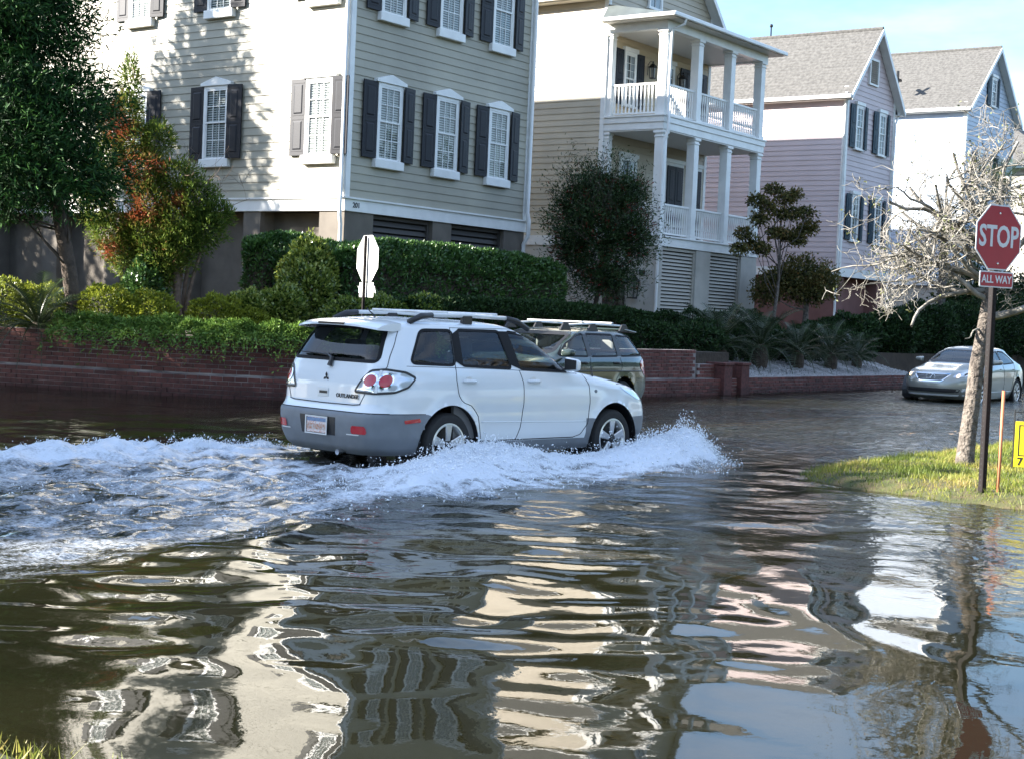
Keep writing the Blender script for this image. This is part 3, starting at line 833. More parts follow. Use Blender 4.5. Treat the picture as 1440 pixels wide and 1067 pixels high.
def louver_panel(parent, x0, x1, y, z0, z1, n=22, slatmat='louver_pale', framemat='louver_pale'):
    f = MB().box(x0, y-.05, z0, x0+.07, y+.03, z1).box(x1-.07, y-.05, z0, x1, y+.03, z1).box(x0+.07, y-.05, z1-.08, x1-.07, y+.03, z1).box(x0+.07, y-.05, z0, x1-.07, y+.03, z0+.06)
    o = f.build('louver_panel', framemat, parent)
    MB().box(x0+.07, y+.05, z0, x1-.07, y+.06, z1).build('dark_back', 'dark_void', o)
    me = None; e = (z1-z0-.14)/n
    me = MB().hexa([(x0+.07, -.03, 0), (x1-.07, -.03, 0), (x1-.07, -.018, 0), (x0+.07, -.018, 0), (x0+.07, .02, e*.72), (x1-.07, .02, e*.72), (x1-.07, .032, e*.72), (x0+.07, .032, e*.72)]).mesh('slat', slatmat)
    for i in range(n): link('slat', me, o, (0, y, z0+.06+e*i))
    return o

# ------------------------------------------------------------------ house 1: the sage house at the corner, number 201
h1 = thing('sage_house', 'tall sage green clapboard corner house with black shutters and number 201', 'house', (24.45, 22.66, 0))
A = 24.45; Bp = 22.66
def W1(x, y, z=0): return (x-A, y-Bp, z)
FX1 = 31.15-A; SY1 = 36.5-Bp; EZ = 11.0
MB().box(.0, .0, 3.72, FX1, SY1, EZ).build('wall', 'siding_sage', h1)
# ground floor: stucco piers, recessed walls, dark louvred openings
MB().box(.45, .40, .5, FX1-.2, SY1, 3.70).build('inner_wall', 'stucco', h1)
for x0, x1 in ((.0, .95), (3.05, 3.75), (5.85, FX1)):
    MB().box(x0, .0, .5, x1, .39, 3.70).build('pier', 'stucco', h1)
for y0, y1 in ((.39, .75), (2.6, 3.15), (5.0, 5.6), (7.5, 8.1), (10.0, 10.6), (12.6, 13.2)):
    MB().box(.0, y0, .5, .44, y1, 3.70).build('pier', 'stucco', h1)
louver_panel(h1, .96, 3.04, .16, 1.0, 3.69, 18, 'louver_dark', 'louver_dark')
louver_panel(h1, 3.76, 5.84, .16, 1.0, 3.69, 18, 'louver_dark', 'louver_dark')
# skirt board
MB().box(-.04, -.04, 3.70, FX1+.04, .0, 3.97).box(-.04, .0, 3.70, .0, SY1, 3.97).build('skirt_board', 'trim_white', h1, bevel=.006)
MB().box(-.08, -.08, 3.97, FX1+.08, .0, 4.01).box(-.08, .0, 3.97, .0, SY1, 4.01).build('drip_cap', 'trim_white', h1)
for x0, x1, y0, y1 in ((-.035, .105, -.035, .0), (-.035, .0, .0, .105), (FX1-.105, FX1+.035, -.035, .0)):
    MB().box(x0, y0, 4.01, x1, y1, EZ).build('corner_board', 'trim_white', h1)
clap(h1, 'siding_sage', 'x', .105, FX1-.105, 0, 4.01, EZ)
clap(h1, 'siding_sage', 'y', .105, SY1, 0, 4.01, EZ)
protoW = window(h1)
protoS = shutter(h1, .47)
protoR = shutter(h1, .42)
first = True
def place_win(cx, plane, z, face, shL=True, shR=True, tilt=.17):
    global first
    rz = 0 if face == 'x' else -PI/2
    def pos(dx, dy, dz):
        return (cx+dx, plane+dy, z+dz) if face == 'x' else (plane+dy, cx-dx, z+dz)
    if first:
        o = protoW; o.location = pos(0, -.02, 0); o.rotation_euler = (0, 0, rz)
        a = protoS; b = protoR; first = False
    else:
        copy_tree(protoW, h1, pos(0, -.02, 0), rz); a = b = None
        if shL: a = copy_tree(protoS, h1)
        if shR: b = copy_tree(protoR, h1)
    if shL: a.location = pos(-.42-.47, -.045, .0); a.rotation_euler = (0, 0, rz)
    if shR: b.location = pos(.43, -.12, .0); b.rotation_euler = (0, 0, rz+tilt)
for zz in (4.93, 8.18):
    for cx in (25.74, 27.79, 29.82): place_win(cx-A, 0, zz, 'x')
for zz in (4.93, 8.40):
    for cy in (23.46, 26.78, 29.60): place_win(cy-Bp, 0, zz, 'y')
pipe(h1, [(-.09, .05, EZ-.2), (-.09, .05, 4.15), (-.13, .02, 4.0), (-.15, .0, 3.6), (-.08, .03, 3.4), (-.08, .03, 1.0)])
pipe(h1, [(FX1-.02, -.10, EZ-.2), (FX1-.02, -.10, 4.2), (FX1-.02, -.15, 4.0), (FX1-.03, -.16, 3.62), (FX1-.06, -.05, 3.4), (FX1-.1, -.05, 1.2)], w=.09)
link('house_number', text_mesh('201', .16, 'iron', .004, .003), h1, (.33, -.046, 3.84), (PI/2, 0, 0))
gable_roof(h1, 0, FX1, 0, SY1, EZ, 13.9, .35, .35, 'shingle_dark')
clap_gable(h1, 'siding_sage', 0, FX1, .0, EZ, 13.75)

# ------------------------------------------------------------------ house 2: cream house with the double porch
h2 = thing('cream_house', 'cream clapboard house with a two storey white columned porch', 'house', (36.65, 22.0, 0))
A2, B2 = 36.65, 22.0
XW = 6.05; YF = 2.0; YB = 16; EZ2 = 11.3; RZ2 = 14.4
MB().box(0, YF, 3.98, XW, YB, EZ2).build('wall', 'siding_cream', h2)
clap(h2, 'siding_cream', 'y', YF+.11, YB, 0, 4.0, EZ2)
clap(h2, 'siding_cream', 'x', .11, XW-.11, YF, 10.36, EZ2)
clap(h2, 'siding_cream', 'x', .11, XW-.11, YF, 4.06, 6.95)
clap(h2, 'porch_wall', 'x', .11, XW-.11, YF, 7.42, 9.85)
clap_gable(h2, 'siding_cream', 0, XW, YF, EZ2, RZ2-.15)
for (a, b) in ((4.0, EZ2),):
    MB().box(-.035, YF-.035, a, .11, YF, b).build('corner_board', 'trim_white', h2); MB().box(-.035, YF, a, 0, YF+.11, b).build('corner_board', 'trim_white', h2)
    MB().box(XW-.11, YF-.035, a, XW+.035, YF, b).build('corner_board', 'trim_white', h2)
MB().box(-.03, YF, 3.72, 0, YB, 4.0).build('skirt_board', 'trim_white', h2)
gable_roof(h2, 0, XW, YF, YB, EZ2, RZ2, .35, .35, 'shingle')
# ground floor
MB().box(0, .05, .5, .2, YB, 3.72).box(.2, .25, .5, XW, YB, 3.72).build('base_wall', 'stucco_pale', h2)
for x0, x1 in ((0, .31), (2.24, 3.09), (5.03, XW)):
    MB().box(x0, -.0, .5, x1, .24 if x0 else .049, 3.72).build('pier', 'stucco_pale', h2)
louver_panel(h2, .32, 2.23, .10, 1.1, 3.71, 24)
louver_panel(h2, 3.10, 5.02, .10, 1.1, 3.71, 24)
gd = MB().box(-.03, 1.0, .8, -.002, 1.75, 3.05).build('side_gate', 'wood_dark', h2)
for i in range(6):
    MB().box(-.045, 1.01+i*.123, .85, -.031, 1.12+i*.123, 3.0).build('plank', 'wood_dark', gd)
MB().box(-.07, .36, 2.9, -.0, .52, 3.03).build('meter_box', 'shutter_black', h2, bevel=.01)
def lantern(parent, loc, rz=0, s=1.0, wall=True):
    b = MB(); w, t = .11*s, .15*s
    for sx in (-1, 1):
        for sy in (-1, 1):
            b.tube([(sx*w*.62, sy*w*.62, 0), (sx*t*.62, sy*t*.62, .34*s)], .012*s, 4)
    b.prism([(-w*.7, -w*.7), (w*.7, -w*.7), (w*.7, w*.7), (-w*.7, w*.7)], 'z', -.03*s, .005*s)
    b.add([(-t*.8, -t*.8, .34*s), (t*.8, -t*.8, .34*s), (t*.8, t*.8, .34*s), (-t*.8, t*.8, .34*s), (-.02, -.02, .48*s), (.02, -.02, .48*s), (.02, .02, .48*s), (-.02, .02, .48*s)], [(0,1,2,3), (0,1,5,4), (1,2,6,5), (2,3,7,6), (3,0,4,7), (4,5,6,7)])
    b.ball((0, 0, .52*s), .03*s)
    b.tube([(0, 0, .5*s), (0, .1*s, .56*s), (0, .2*s, .45*s), (0, .2*s, .1*s)], .012*s, 5)
    o = b.build('lantern', 'iron', parent); o.location = loc; o.rotation_euler = (0, 0, rz)
    MB().tube([(0, 0, .01*s), (0, 0, .33*s)], [w*.55, t*.55], 4).build('lamp_glass', 'lamp_glass', o)
    return o
lantern(h2, (-.2, .63, 2.25), -PI/2, 1.35)
# porch floors, beams, columns
MB().box(-.02, -.02, 3.73, XW+.08, YF-.0, 3.98).box(-.06, -.06, 3.98, XW+.12, YF-.036, 4.03).build('porch_beam', 'trim_white', h2, bevel=.006)
MB().box(-.02, -.02, 7.00, XW+.08, YF-.036, 7.20).box(-.05, -.05, 7.20, XW+.11, YF-.036, 7.36).box(-.08, -.08, 7.36, XW+.14, YF-.036, 7.41).build('upper_deck', 'trim_white', h2, bevel=.006)
MB().box(-.02, -.02, 9.80, XW+.08, .22, 10.05).box(-.02, .22, 9.80, .2, YF-.036, 10.05).box(XW-.14, .22, 9.80, XW+.08, YF-.036, 10.05).build('porch_frieze', 'trim_white', h2)
MB().box(.2, .22, 9.83, XW-.14, YF-.03, 9.87).box(.0, .0, 6.965, XW, YF-.04, 6.995).build('porch_ceiling', 'soffit', h2)
col_me = MB().box(-.13, -.13, .10, .13, .13, 2.32).box(-.155, -.155, 0, .155, .155, .10).box(-.15, -.15, 2.22, .15, .15, 2.26).box(-.17, -.17, 2.32, .17, .17, 2.39).mesh('column', 'trim_white', bevel=.006)
col_lo = MB().box(-.13, -.13, .10, .13, .13, 2.86).box(-.155, -.155, 0, .155, .155, .10).box(-.15, -.15, 2.75, .15, .15, 2.79).box(-.17, -.17, 2.86, .17, .17, 2.93).mesh('column', 'trim_white', bevel=.006)
cxs = (.16, 1.98, 3.97, 5.93)
for x in cxs:
    link('column', col_me, h2, (x, .14, 7.41)); link('column', col_lo, h2, (x, .14, 4.03))
link('column', col_me, h2, (.12, YF-.10, 7.41)).scale = (.8, .7, 1)
link('column', col_lo, h2, (.12, YF-.10, 4.03)).scale = (.8, .7, 1)
bal_me = MB().lathe([(.026, .0), (.026, .14), (.018, .16), (.030, .22), (.017, .42), (.017, .46), (.030, .66), (.030, .78)], 6).mesh('baluster', 'trim_white', smooth=True, angle=.8)
def railing(x0, x1, z, along='x', other=.14):
    L_ = x1-x0
    if along == 'x':
        o = MB().box(x0, other-.04, z+.86, x1, other+.04, z+.92).build('railing', 'trim_white', h2, bevel=.008); MB().box(x0, other-.03, z+.05, x1, other+.03, z+.10).build('bottom_rail', 'trim_white', o, bevel=.008)
    else:
        o = MB().box(other-.04, x0, z+.86, other+.04, x1, z+.92).build('railing', 'trim_white', h2, bevel=.008); MB().box(other-.03, x0, z+.05, other+.03, x1, z+.10).build('bottom_rail', 'trim_white', o, bevel=.008)
    n = int(L_/.118)
    for i in range(n):
        t = x0+(i+.5)*L_/n
        link('baluster', bal_me, o, (t, other, z+.09) if along == 'x' else (other, t, z+.09))
for z in (7.41, 4.03):
    for i in range(3): railing(cxs[i]+.13, cxs[i+1]-.13, z)
    railing(.28, YF-.22, z, 'y', .12)
# porch roof: low hip with a gutter
MB().add([(-.38, -.40, 10.06), (XW+.44, -.40, 10.06), (XW+.44, YF-.03, 10.06), (-.38, YF-.03, 10.06), (-.38, -.40, 10.12), (XW+.44, -.40, 10.12), (XW+.1, YF-.03, 10.62), (-.04, YF-.03, 10.62), (XW+.44, YF-.03, 10.12), (-.38, YF-.03, 10.12)],
         [(0,1,2,3), (0,1,5,4), (4,5,6,7), (1,2,8,5), (5,8,6), (3,0,4,9), (4,7,9), (2,3,9,7,6,8)]).build('porch_roof', 'metal_roof', h2)
MB().box(-.42, -.50, 10.05, XW+.48, -.405, 10.17).box(-.46, -.50, 10.05, -.385, YF+.35, 10.16).build('gutter', 'trim_white', h2, bevel=.02)
MB().box(-.37, -.39, 10.04, XW+.43, YF-.04, 10.058).build('soffit', 'soffit', h2)
pipe(h2, [(.22, -.45, 10.08), (.22, -.42, 9.92), (.10, -.10, 9.78), (.10, -.06, 7.6), (.05, -.14, 7.35), (.05, -.14, 6.95), (-.02, -.06, 6.6), (-.02, -.06, 4.3), (-.06, -.12, 4.05), (-.06, -.12, 3.7), (-.05, -.06, 3.5), (-.05, -.06, 1.0)])
# openings behind the porch
def dark_opening(x0, x1, z0, z1, kind):
    o = window(h2, x1-x0, z1-z0, 2, 3, 'cap', 'thin', 'trim_white', 'curtain' if kind else None)
    o.location = ((x0+x1)/2, YF-.03, z0)
dark_opening(.86, 1.52, 7.9, 9.45, 1); dark_opening(3.0, 3.75, 7.45, 9.45, 0); dark_opening(4.85, 5.35, 7.9, 9.45, 1)
dark_opening(3.45, 4.55, 4.1, 6.5, 0); dark_opening(5.0, 5.7, 4.1, 6.5, 0); dark_opening(.9, 1.8, 4.6, 6.4, 1)
for x0_, w_ in ((3.53, .46), (4.01, .46), (5.08, .54)):
    shutter(h2, w_, 2.28).location = (x0_, YF-.105, 4.12)          # closed dark door leaves
sh2 = shutter(h2, .40, 1.6); sh2.location = (.42, YF-.05, 7.87)
for x in (1.58, 4.15, 4.42, 5.40): copy_tree(sh2, h2, (x, YF-.05, 7.87))
lantern(h2, (2.2, YF-.24, 8.85), 0, .9); lantern(h2, (4.0, YF-.24, 8.75), 0, 1.0)
uw = window(h2, .78, 1.5, 2, 2, 'cap', 'thin', 'trim_white', 'curtain'); uw.location = (2.45, YF-.03, 10.95)
link('house_number', text_mesh('203', .12, 'iron', .003, .002), h2, (5.75, -.064, 3.86), (PI/2, 0, 0))

# ------------------------------------------------------------------ house 3 (pink) and house 4 (pale blue)
def single_house(name, label, x0, x1, y0, base, eave, ridge, sid, wins, shmat, roofmat='shingle'):
    h = thing(name, label, 'house', (x0, y0, 0)); w = x1-x0; d = 15
    MB().box(0, 0, base+.02, w, d, eave).build('wall', sid, h)
    clap(h, sid, 'y', .11, d, 0, base+.3, eave-.02); clap(h, sid, 'x', .11, w-.11, 0, base+.3, eave)
    clap_gable(h, sid, 0, w, 0, eave, ridge-.12)
    MB().box(-.035, -.035, base, w+.035, 0, base+.3).box(-.035, 0, base, 0, d, base+.3).build('skirt_board', 'trim_white', h)
    for q in ((-.04, -.04, .11, 0), (-.04, 0, 0, .11), (w-.11, -.04, w+.04, 0)): MB().box(q[0], q[1], base+.3, q[2], q[3], eave).build('corner_board', 'trim_white', h)
    gable_roof(h, 0, w, 0, d, eave, ridge, .28, .30, roofmat, .16)
    for (cx, z, hh) in wins:
        ww = window(h, .62, hh, 2, 3, 'cap', 'thin', 'trim_white', 'curtain'); ww.location = (cx, -.03, z)
        a = shutter(h, .40, hh, shmat); a.location = (cx-.33-.40, -.05, z)
        b = shutter(h, .36, hh, shmat); b.location = (cx+.34, -.13, z); b.rotation_euler = (0, 0, .2)
    return h
h3 = single_house('pink_house', 'pink clapboard house with a steep front gable and teal shutters', 48.86, 53.0, 22.0, 3.45, 10.0, 12.3, 'siding_pink',
                  [(.95, 7.95, 1.5), (2.95, 7.95, 1.5), (.95, 4.75, 1.6), (2.95, 4.75, 1.6)], 'shutter_teal')
v = louver_panel(h3, 1.62, 2.42, -.04, 10.3, 11.25, 11, 'louver_pale', 'trim_white')
MB().box(.1, .5, .5, 4.0, 14, 3.45).box(0, .05, .5, .6, .6, 3.45).box(3.5, .05, .5, 4.14, .6, 3.45).build('base_wall', 'stucco_pink', h3)
pipe(h3, [(-.30, -.1, 9.75), (-.08, .0, 9.4), (-.09, .03, 3.4), (-.09, .03, 1.0)]); pipe(h3, [(4.4, -.1, 9.75), (4.2, -.09, 9.3), (4.08, -.10, 9.2), (4.08, -.10, 1.0)])
MB().tube([(2.05, 4.1, 12.2), (2.05, 4.1, 12.75)], .03, 6).ball((2.05, 4.1, 12.75), .07).build('roof_vent', 'iron', h3)
h4 = single_house('pale_blue_house', 'pale blue gabled house furthest along the row behind the bare tree', 60.46, 66.3, 22.0, 3.6, 11.1, 13.75, 'siding_blue',
                  [(2.9, 11.3, 1.2), (1.6, 7.6, 1.6), (4.2, 7.6, 1.6), (1.6, 4.4, 1.6), (4.2, 4.4, 1.6)], 'shutter_teal')
MB().box(.1, .3, .5, 5.7, 14, 3.58).build('base_wall', 'stucco_pale', h4)
MB().tube([(-.05, 3.0, 11.9), (-.05, 3.0, 12.5)], .06, 6).box(-.35, 2.95, 12.1, .3, 3.05, 12.2).build('roof_vent', 'iron', h4)
h5 = thing('far_house', 'distant beige house with a grey brown roof at the right edge behind the branches', 'house', (80, 24, 0))
MB().box(0, 0, .5, 9, 10, 10.6).build('wall', 'stucco_pale', h5)
MB().add([(-.5, -.5, 10.6), (9.5, -.5, 10.6), (9.5, 10.5, 10.6), (-.5, 10.5, 10.6), (3.5, 4, 13.4), (5.5, 4, 13.4), (5.5, 6, 13.4), (3.5, 6, 13.4)], [(0,1,2,3), (0,1,5,4), (1,2,6,5), (2,3,7,6), (3,0,4,7), (4,5,6,7)]).build('roof', 'shingle', h5)
MB().box(-.55, -.55, 10.5, 9.55, -.5, 10.75).box(-.55, -.5, 10.5, -.5, 10.5, 10.75).build('gutter', 'shutter_teal', h5)
for x in (1.5, 4.0, 6.5):
    ww = window(h5, .9, 1.6, 2, 2, 'cap', 'thin', 'trim_white', 'curtain'); ww.location = (x, -.03, 7.6)
# ------------------------------------------------------------------ vegetation
def unit(a): return a/np.maximum(np.linalg.norm(a, axis=-1, keepdims=True), 1e-9)
def leaves(name, P, D, size, wid, tint, material, parent=None, loc=None, fold=.25, kind=None):
    """one leaf = a folded diamond; P base points, D directions"""
    n = len(P); r = RNG
    D = unit(D); Sd = unit(np.cross(D, unit(r.normal(size=(n, 3))))); Nn = np.cross(Sd, D)
    size = np.broadcast_to(size, n)[:,None]; w = np.broadcast_to(wid, n)[:,None]
    mid = P+D*size*.5
    V = np.stack([P, mid+Sd*w*.5+Nn*w*fold, P+D*size, mid-Sd*w*.5+Nn*w*fold], 1)
    F = np.arange(n*4).reshape(n, 4)
    me = np_mesh(name, V.reshape(-1,3), F, material, np.repeat(np.clip(tint, 0, 1), 4))
    o = link(name, me, parent, loc)
    if kind: o['kind'] = kind
    return o
def shell_pts(blobs, n, rng, lo=.55, lump=.25, flat=None):
    """points near the surfaces of ellipsoids; returns points, outward directions, depth 0..1"""
    vol = np.array([(b[3]*b[4]*b[5])**(2/3) for b in blobs]); cnt = rng.multinomial(n, vol/vol.sum())
    P = []; D = []; Q = []
    for b, c in zip(blobs, cnt):
        d = unit(rng.normal(size=(c, 3))); u = rng.random(c)
        rad = lo+(1-lo)*u**.5
        s = b[0]*3.1+b[1]*1.7
        rad = rad*(1+lump*perlin(d[:,0]*2.2+s+d[:,2]*1.3, d[:,1]*2.2-s+d[:,2]*.7, 5)+.5*lump*perlin(d[:,0]*5+s, d[:,1]*5+d[:,2]*4, 6))
        P.append(np.array(b[:3])+d*rad[:,None]*np.array(b[3:6])); D.append(d); Q.append(u)
    return np.concatenate(P), np.concatenate(D), np.concatenate(Q)

def grow(rng, start, dirv, length, rad, levels, out, tips, wig=.35, kids=(3, 5), shrink=.62, up=.15, spread=.9, seg=6, sides=6, minr=.003, base_z=None):
    """recursive limb: adds (points, radii) to out per level"""
    p = np.array(start, float); d = unit(np.array(dirv, float)); pts = [p.copy()]; rs = [rad]
    for i in range(seg):
        d = unit(d+rng.normal(0, wig, 3)/seg**.5*.9+np.array([0, 0, up/seg]))
        p = p+d*length/seg; pts.append(p.copy()); rs.append(max(minr, rad*(1-.62*(i+1)/seg)))
    if levels < 4 and base_z is not None and min(q[2] for q in pts) < base_z: return
    out.append((levels, pts, rs))
    if levels == 0:
        tips.append((p, d)); return
    for k in range(rng.integers(*kids)):
        t = rng.uniform(.35, 1.0); i = min(int(t*seg), seg-1); f = t*seg-i
        q = np.array(pts[i])*(1-f)+np.array(pts[i+1])*f
        dd = unit(np.array(pts[i+1])-np.array(pts[i])+rng.normal(0, spread, 3)*.75)
        grow(rng, q, dd, length*shrink*rng.uniform(.7, 1.2), max(minr, rad*(1-.62*t)*.68), levels-1, out, tips, wig, kids, shrink, up, spread, max(3, seg-1), sides, minr, base_z)
def tubes(out, lv, sides=5):
    mb = MB()
    for l, pts, rs in out:
        if l in lv: mb.tube(pts, rs, sides, cap=False)
    return mb

def tree(name, label, base, trunk_pts, trunk_r, blobs, n, size, wid, bark, leafm, rng, group=None, lo=.45, lump=.35, tintf=None, droop=0, limbs=6, updir=.2, core=None, dirmix=.6):
    t = thing(name, label, 'tree', base, 0, group)
    tp = np.array(trunk_pts, float)
    MB().tube(tp, trunk_r, 10).build('trunk', bark, t, smooth=True)
    for k in range(limbs):
        b = blobs[k % len(blobs)]
        i = rng.uniform(.35, 1.0)*(len(tp)-1); a = tp[int(i)] if int(i) >= len(tp)-1 else tp[int(i)]*(1-i % 1)+tp[int(i)+1]*(i % 1)
        e = np.array(b[:3])+rng.normal(0, .25, 3)*np.array(b[3:6])
        m_ = (a+e)/2+np.array([0, 0, -.08*np.linalg.norm(e-a)])+rng.normal(0, .08, 3)
        MB().tube([a, m_, e], [trunk_r[-1]*.6+.01, trunk_r[-1]*.4+.008, .008], 6).build('limb', bark, t, smooth=True)
    P, D, Q = shell_pts(blobs, n, rng, lo, lump)
    dirs = D*dirmix+rng.normal(0, .55, P.shape)+np.array([0, 0, updir-droop])
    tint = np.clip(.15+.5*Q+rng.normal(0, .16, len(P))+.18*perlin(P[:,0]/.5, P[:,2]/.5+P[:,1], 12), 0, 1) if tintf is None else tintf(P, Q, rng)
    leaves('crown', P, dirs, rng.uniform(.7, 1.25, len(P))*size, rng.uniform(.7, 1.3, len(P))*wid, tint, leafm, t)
    return t

def bush(name, label, base, blobs, n, size, wid, leafm, rng, group=None, lo=.75, lump=.22, cat='bush', updir=.35, tintf=None, stems=True, lean=.7):
    t = thing(name, label, cat, base, 0, group)
    P, D, Q = shell_pts(blobs, n, rng, lo, lump)
    k = P[:,2] > -.1; P, D, Q = P[k], D[k], Q[k]
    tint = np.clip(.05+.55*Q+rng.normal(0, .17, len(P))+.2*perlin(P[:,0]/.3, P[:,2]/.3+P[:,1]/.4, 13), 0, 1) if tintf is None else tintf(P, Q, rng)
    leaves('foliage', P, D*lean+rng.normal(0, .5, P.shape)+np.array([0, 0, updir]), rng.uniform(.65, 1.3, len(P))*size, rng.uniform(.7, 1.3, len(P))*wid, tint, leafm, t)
    if stems:
        mb = MB()
        for b in blobs:
            for j in range(4):
                mb.tube([(b[0]+rng.normal(0, .08), b[1]+rng.normal(0, .08), -.1), (b[0]+rng.normal(0, .4)*b[3], b[1]+rng.normal(0, .4)*b[4], b[2]+.3*b[5])], [.02, .006], 5)
        stuff(mb.build('stem', 'bark', t))
    return t
G = np.random.default_rng

# -- big dark cedar at the left edge
r = G(1)
bl = []
for z in np.arange(2.45, 9.9, .45):
    rad = 1.6*(1-(z-2.6)/12.5)**.8*(.85+.3*r.random())
    for k in range(5):
        a = 2*PI*k/5+r.uniform(0, 1.2); rr = rad*.58
        bl.append((rr*math.cos(a)-.50-.14*z, rr*math.sin(a), z+r.normal(0, .15), rad*.62, rad*.62, .50))
tree('cedar_tree', 'tall dense dark green cedar with a leaning trunk at the left edge', (17.15, 22.35, .95),
     [(.05, 0, -.1), (-.02, 0, .5), (-.14, .0, 1.2), (-.36, .0, 2.2), (-.95, .0, 5), (-1.5, 0, 9)], [.17, .145, .13, .12, .08, .02], bl, 90000, .17, .028, 'bark', 'leaf_cedar', r, lo=.4, lump=.55, limbs=12, updir=.1, droop=.1,
     tintf=lambda P, Q, g: np.clip(.02+.5*Q+g.normal(0, .15, len(P))+.35*perlin(P[:,0]/.45, P[:,2]/.4+P[:,1], 14), 0, 1)).rotation_euler = (0, 0, R(-53.7))

# -- cypress with rust coloured branches
r = G(2)
cyp = [(-1.75, .1, 2.9, .36, .4, .42), (-1.62, .0, 2.35, .38, .4, .42), (-1.5, .1, 3.45, .34, .36, .4), (-1.4, .0, 1.85, .38, .4, .4), (-1.1, .1, 4.85, .20, .22, .62), (-1.15, .1, 4.2, .32, .32, .45), (-1.0, .1, 3.7, .42, .4, .42), (-1.55, .1, 4.1, .24, .24, .3),
       (-.85, .0, 3.1, .5, .45, .45), (-.6, .0, 2.5, .5, .45, .5), (-.75, .0, 1.85, .5, .45, .5), (-.3, -.1, 1.45, .5, .45, .5), (-.1, .0, 2.15, .5, .45, .5), (-.15, .1, 3.0, .45, .4, .4), (.3, .0, 2.6, .42, .4, .42), (-.5, .1, 3.75, .34, .3, .32),
       (.5, .0, 2.0, .4, .4, .4), (.72, .05, 2.3, .32, .3, .3), (.05, -.1, 1.7, .5, .45, .45), (-.45, -.1, 1.05, .42, .4, .4), (-1.1, .0, 1.5, .4, .4, .4)]
def cyp_t(P, Q, g):
    t = .15+.35*Q+g.normal(0, .12, len(P))-.12*(P[:,0] > .2)
    for c, s_ in (((-1.5, -.1, 4.2), .36), ((-1.2, -.1, 3.85), .28), ((-.9, -.3, 3.1), .30), ((-.4, -.4, 3.2), .22), ((-.75, -.3, 2.3), .34), ((.0, -.2, 2.5), .2), ((-1.3, -.3, 1.5), .22)):
        d = np.linalg.norm((P-np.array(c)), axis=1); t = t+.75*np.exp(-(d/s_)**2)*(.6+.6*g.random(len(P)))
    return np.clip(t, 0, 1)
t = tree('cypress_tree', 'small bushy cypress with rust red dead sprays among yellow green foliage', (20.1, 23.0, 1.0),
     [(.05, 0, -.1), (.0, 0, .5), (-.05, 0, 1.2), (-.2, .05, 2.2), (-.6, .1, 3.6)], [.10, .085, .075, .055, .012], cyp, 48000, .10, .022, 'bark_red', 'leaf_cypress', r, lo=.35, lump=.5, limbs=14, updir=.45, tintf=cyp_t, dirmix=.8)
for pts in ([(.12, 0, -.1), (.22, 0, .7), (.30, .02, 1.1), (.42, 0, 1.5), (.50, 0, 2.0)], [(-.06, .02, -.1), (.0, .1, .8), (.1, .05, 1.6), (.25, 0, 2.5)], [(.06, .1, -.1), (.12, .1, .9), (.3, .1, 2.4), (.55, .1, 3.0)]):
    MB().tube(pts, [.05, .042, .036, .03, .01][:len(pts)], 7).build('trunk', 'bark_red', t, smooth=True)
out = []; tips = []
for k in range(7): grow(r, (.15+r.normal(0, .15), .05, 2.3+r.normal(0, .2)), (.35+r.normal(0, .3), r.normal(0, .3), 1), .9, .014, 2, out, tips, seg=4)
stuff(tubes(out, (0, 1, 2), 4).build('bare_twigs', 'bark_red', t))
t.rotation_euler = (0, 0, R(-53.7))

# -- hedges and bushes behind the wall
def hedge(name, label, x0, x1, y0, y1, z0, z1, n, size, leafm, rng, yaw=0, round_=.45, tintf=None):
    """clipped hedge: a rounded block whose faces are all leaves"""
    t = thing(name, label, 'hedge', ((x0+x1)/2, (y0+y1)/2, z0), yaw)
    a, b, c = (x1-x0)/2, (y1-y0)/2, (z1-z0)
    P = rng.uniform(-1, 1, (n*2, 3)); P[:,2] = rng.uniform(0, 1, n*2)
    ax = rng.choice(3, n*2, p=[.08, .47, .45]); sg = rng.choice([-1, 1], n*2)
    for k in range(3):
        m_ = ax == k; P[m_, k] = (sg[m_] if k < 2 else 1.0)
    P = P*np.array([a, b, c]); 
    # round the ends and shoulders
    q = np.abs(P[:,:2])-np.array([a, b])+round_; q = np.maximum(q, 0); l = np.hypot(q[:,0], q[:,1]); k = l > round_
    P[k,:2] -= (np.sign(P[k,:2])*q[k])*(1-round_/l[k])[:,None]
    tz = np.clip((P[:,2]/c-.72)/.28, 0, 1); e = np.maximum(np.abs(P[:,0])/a, np.abs(P[:,1])/b)
    P[:,2] -= .16*c*tz*e**4
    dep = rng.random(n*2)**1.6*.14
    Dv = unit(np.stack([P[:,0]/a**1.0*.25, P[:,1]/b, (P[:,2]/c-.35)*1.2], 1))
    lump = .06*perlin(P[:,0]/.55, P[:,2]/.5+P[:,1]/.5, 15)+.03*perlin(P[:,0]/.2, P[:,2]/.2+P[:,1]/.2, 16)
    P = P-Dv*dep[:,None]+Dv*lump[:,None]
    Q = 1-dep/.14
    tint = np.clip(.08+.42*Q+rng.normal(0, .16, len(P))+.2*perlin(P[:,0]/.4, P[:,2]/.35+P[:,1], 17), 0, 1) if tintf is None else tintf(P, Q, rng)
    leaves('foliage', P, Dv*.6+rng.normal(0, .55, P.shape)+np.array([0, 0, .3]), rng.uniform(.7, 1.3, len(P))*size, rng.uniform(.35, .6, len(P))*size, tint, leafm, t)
    core = MB()
    core.box(-a*.9, -b*.72, -.1, a*.9, b*.72, c*.84).build('twigs', 'bark', t, bevel=.1)
    return t
r = G(3)
hedge('clipped_hedge', 'long clipped dark green hedge with a rounded end below house number 201', 21.6, 29.4, 19.9, 21.0, .9, 2.98, 26000, .085, 'leaf_hedge', r)
